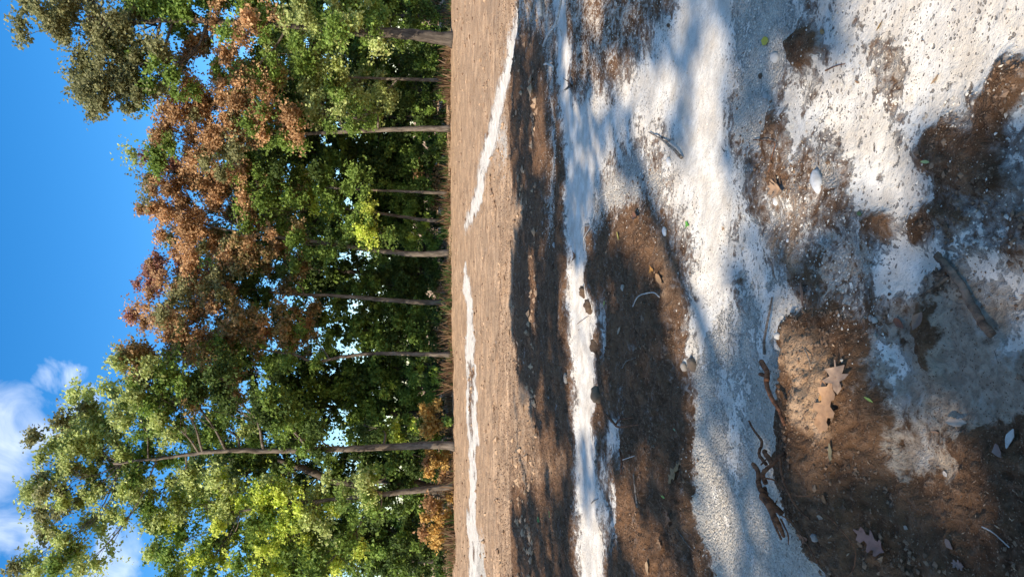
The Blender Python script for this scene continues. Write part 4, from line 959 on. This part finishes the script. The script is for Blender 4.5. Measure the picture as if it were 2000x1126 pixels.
# ------------------------------------------------------------------ sticks, twigs and roots
def gp(X, Y, h=0.0):
    p = ground(X, Y, h); return np.array([p[0], p[1], ground_z(*p)+h])
def px(X, Y):
    v = FWD+RGT*(563.0-Y)/FOC+DWN*(X-1000.0)/FOC; return CAM_H/-v[2]/FOC
def stick(name, label, cat, strands, mat, group='sticks and twigs on the near ground'):
    """strands: list of (part name, [(X, Y, height above ground)], width px start, width px end)"""
    first = strands[0]; o = gp(*first[1][0])
    made = []
    for nm, pts, w0, w1 in strands:
        P = np.array([gp(*p) for p in pts]); n = 6*len(P); s = px(pts[0][0], pts[0][1])
        Q = smooth_path(P, n); r = np.linspace(w0, w1, n)*s*.38
        Q[1:-1] += rng.normal(size=(n-2, 3))*r[1:-1, None]*.10
        Q[:, 2] += r*.6
        made.append((nm, tubes_mesh(nm, [(Q, r)], 8, .10, o)))
    if len(made) == 1:
        ob = obj(name, made[0][1], mat); ob.data.name = name
    else:
        ob = empty(name, tuple(o))
        for nm, me in made: obj(nm, me, mat, ob)
    ob.location = tuple(o); tag(ob, label, cat, group)
stick('broken_branch', 'thick broken branch with peeling bark across the grey silt', 'branch',
      [('stem', [(1845, 497, .02), (1862, 520, .015), (1880, 552, .01), (1898, 585, .01), (1920, 625, .02), (1942, 655, .02)], 19, 20),
       ('side_twig', [(1866, 540, .01), (1840, 560, .01), (1805, 578, .005)], 10, 5), ('fork', [(1862, 520, .02), (1850, 535, .02), (1843, 530, .02)], 16, 9)], MAT_BRANCH)
stick('thin_twig', 'hair thin twig running on from the broken branch', 'twig', [('twig', [(1935, 660, .0), (1945, 690, .0), (1950, 710, .0)], 2.5, 1.5)], MAT_STICK)
stick('root_stick', 'dark root arching over the sunlit soil patch from the track', 'root',
      [('stem', [(1488, 706, .05), (1510, 725, .06), (1535, 750, .05), (1560, 775, .05), (1590, 800, .03), (1615, 828, .0)], 14, 7),
       ('fork', [(1530, 742, .06), (1505, 735, .05), (1490, 730, .05)], 14, 10)], MAT_ROOT)
stick('root_clump', 'tangle of reddish torn roots at the edge of the gravel track', 'roots',
      [('root', [(1493, 905, .08), (1515, 920, .09), (1540, 945, .10), (1558, 968, .08), (1580, 1000, .04)], 10, 14),
       ('root', [(1460, 822, .02), (1475, 840, .03), (1495, 862, .05), (1515, 885, .07), (1535, 905, .06)], 5, 8),
       ('root', [(1548, 950, .09), (1546, 975, .08), (1543, 1005, .06), (1538, 1030, .05), (1530, 1052, .02)], 10, 5),
       ('root', [(1560, 965, .09), (1580, 985, .10), (1592, 1010, .09), (1583, 1030, .06), (1550, 1045, .04)], 16, 9),
       ('root', [(1545, 940, .08), (1560, 920, .07), (1580, 900, .04), (1600, 880, .0)], 12, 8),
       ('root', [(1540, 985, .06), (1560, 982, .06), (1575, 975, .05)], 5, 3),
       ('root', [(1590, 1010, .07), (1570, 1040, .04), (1545, 1062, .01)], 5, 3),
       ('root', [(1600, 890, .03), (1620, 930, .02), (1640, 980, .02), (1660, 1010, .0)], 7, 4),
       ('root', [(1575, 900, .05), (1540, 880, .06), (1520, 880, .05)], 14, 8),
       ('root', [(1535, 905, .07), (1522, 895, .05), (1508, 893, .03)], 4, 2), ('root', [(1560, 930, .09), (1590, 935, .05), (1630, 960, .02), (1670, 965, .0)], 5, 2.5),
       ('root', [(1585, 1000, .06), (1610, 1020, .03), (1640, 1060, .02), (1650, 1100, .0)], 4, 2), ('root', [(1550, 960, .08), (1530, 975, .06), (1525, 1000, .03)], 4, 2)], MAT_ROOT)
stick('root_loop', 'thin root bent into a loop in the dark bottom soil', 'root', [('root', [(1680, 990, .01), (1700, 1010, .02), (1722, 1060, .03), (1728, 1095, .03), (1715, 1118, .02), (1690, 1124, .0)], 3, 3)], MAT_ROOT)
stick('dry_stalk', 'pale straight stalk at the bottom left', 'stalk', [('stalk', [(1948, 1026, .01), (1968, 1038, .01), (2002, 1066, .01)], 3.5, 3)], MAT_BLEACHED)
stick('brown_stick', 'long brown stick at the track edge above the dark root', 'stick', [('stem', [(1502, 580, .01), (1498, 610, .02), (1494, 640, .02), (1488, 668, .02), (1490, 690, .0)], 5, 8)], MAT_STICK)
stick('angled_twig', 'black twig bent at a right angle near the oblong stone', 'twig', [('twig', [(1468, 273, .01), (1490, 274, .02), (1512, 279, .02), (1510, 300, .01), (1505, 336, .0)], 3, 2)], MAT_ROOT)
stick('fallen_twig', 'pale twig with dark underside on the upper white track', 'twig', [('twig', [(1266, 258, .01), (1290, 272, .02), (1310, 290, .03), (1326, 308, .01)], 3, 8)], MAT_STICK)
stick('curved_twig', 'pale twig curved like a bow on the soil above the track', 'twig', [('twig', [(1252, 598, .0), (1262, 578, .03), (1280, 571, .04), (1298, 580, .01)], 3, 3)], MAT_BLEACHED)
stick('dry_twig', 'thin pale twig on the lower left soil', 'twig', [('twig', [(1250, 925, .0), (1252, 955, .01), (1256, 990, .0)], 4, 5)], MAT_STICK)
stick('dark_root', 'dark curved root on soil in front of the near strip', 'root', [('root', [(1192, 808, .01), (1202, 825, .03), (1220, 833, .03), (1252, 828, .0)], 7, 4), ('root', [(1206, 828, .02), (1222, 818, .02), (1240, 815, .0)], 5, 3)], MAT_ROOT)
stick('straw_stem', 'pale straw lying across soil below the strip', 'straw', [('stem', [(1226, 897, .01), (1248, 889, .01)], 2.5, 2)], MAT_BLEACHED)
stick('strip_twig', 'thin twig lying across the white strip bulge', 'twig', [('twig', [(1124, 632, .0), (1135, 624, .02), (1147, 616, .0)], 2, 1.5)], MAT_STICK)
stick('short_twig', 'short dark twig on the bluish part of the white strip', 'twig', [('twig', [(1154, 982, .01), (1162, 977, .01), (1170, 973, .0)], 3, 2)], MAT_STICK)
stick('pale_branch', 'bleached grey branch lying across the upper near strip', 'branch', [('stem', [(1062, 90, .02), (1072, 70, .06), (1083, 45, .08), (1096, 10, .06), (1104, -30, .04)], 6, 6), ('side_twig', [(1083, 45, .08), (1092, 60, .04), (1094, 70, .0)], 3, 2)], MAT_BLEACHED)
stick('bent_branch', 'short white bent branch beyond the upper near strip', 'branch', [('stem', [(1062, 126, .02), (1072, 125, .06), (1081, 130, .05), (1084, 138, .0)], 5, 5)], MAT_BLEACHED)
stick('pale_log', 'pale split log cut by the picture edge beyond the strip', 'log', [('stem', [(1060, 32, .04), (1058, 10, .05), (1054, -30, .05)], 13, 13)], MAT_BLEACHED)
stick('root_twigs', 'tangle of pale thin twigs at the near edge of the white strip', 'twigs',
      [('twig', [(1158, 380, .0), (1163, 410, .03), (1155, 440, .03), (1142, 465, .01), (1138, 490, .0)], 3, 2), ('twig', [(1150, 425, .02), (1160, 450, .02), (1168, 455, .0)], 2.5, 1.5), ('twig', [(1163, 405, .03), (1172, 385, .02), (1190, 372, .0)], 2, 1.5), ('twig', [(1150, 440, .02), (1136, 445, .02), (1130, 478, .0)], 2, 1.5)], MAT_BLEACHED)
stick('soil_twig', 'thin grey twig forked on dark soil behind the gravel track', 'twig', [('twig', [(1222, 718, .0), (1235, 705, .02), (1256, 698, .0)], 2.5, 2), ('side_twig', [(1235, 705, .02), (1228, 694, .01)], 2, 1)], MAT_STICK)
stick('sunlit_twig', 'short grey twig in the sunlit soil patch', 'twig', [('twig', [(1617, 680, .0), (1622, 700, .015), (1632, 720, .0)], 3.5, 3)], MAT_STICK)
stick('red_stem', 'red brown stem on soil at the lower left', 'stem', [('stem', [(1222, 875, .0), (1223, 900, .01), (1226, 925, .0)], 4, 3)], MAT_ROOT)
stick('long_twig', 'long thin twig at the far left beside the track', 'twig', [('twig', [(1336, 1030, .0), (1350, 1060, .01), (1365, 1075, .0)], 2.5, 1.5)], MAT_STICK)
stick('hole_twig', 'brown twig below the dark soil hole', 'twig', [('twig', [(1606, 138, .0), (1625, 130, .01), (1645, 124, .0)], 4, 2)], MAT_ROOT)
print('TRIS', sum(len(m.polygons)*2 for m in bpy.data.meshes)); print('leaves', LEAF_TOTAL, 'objects', len(bpy.data.objects))
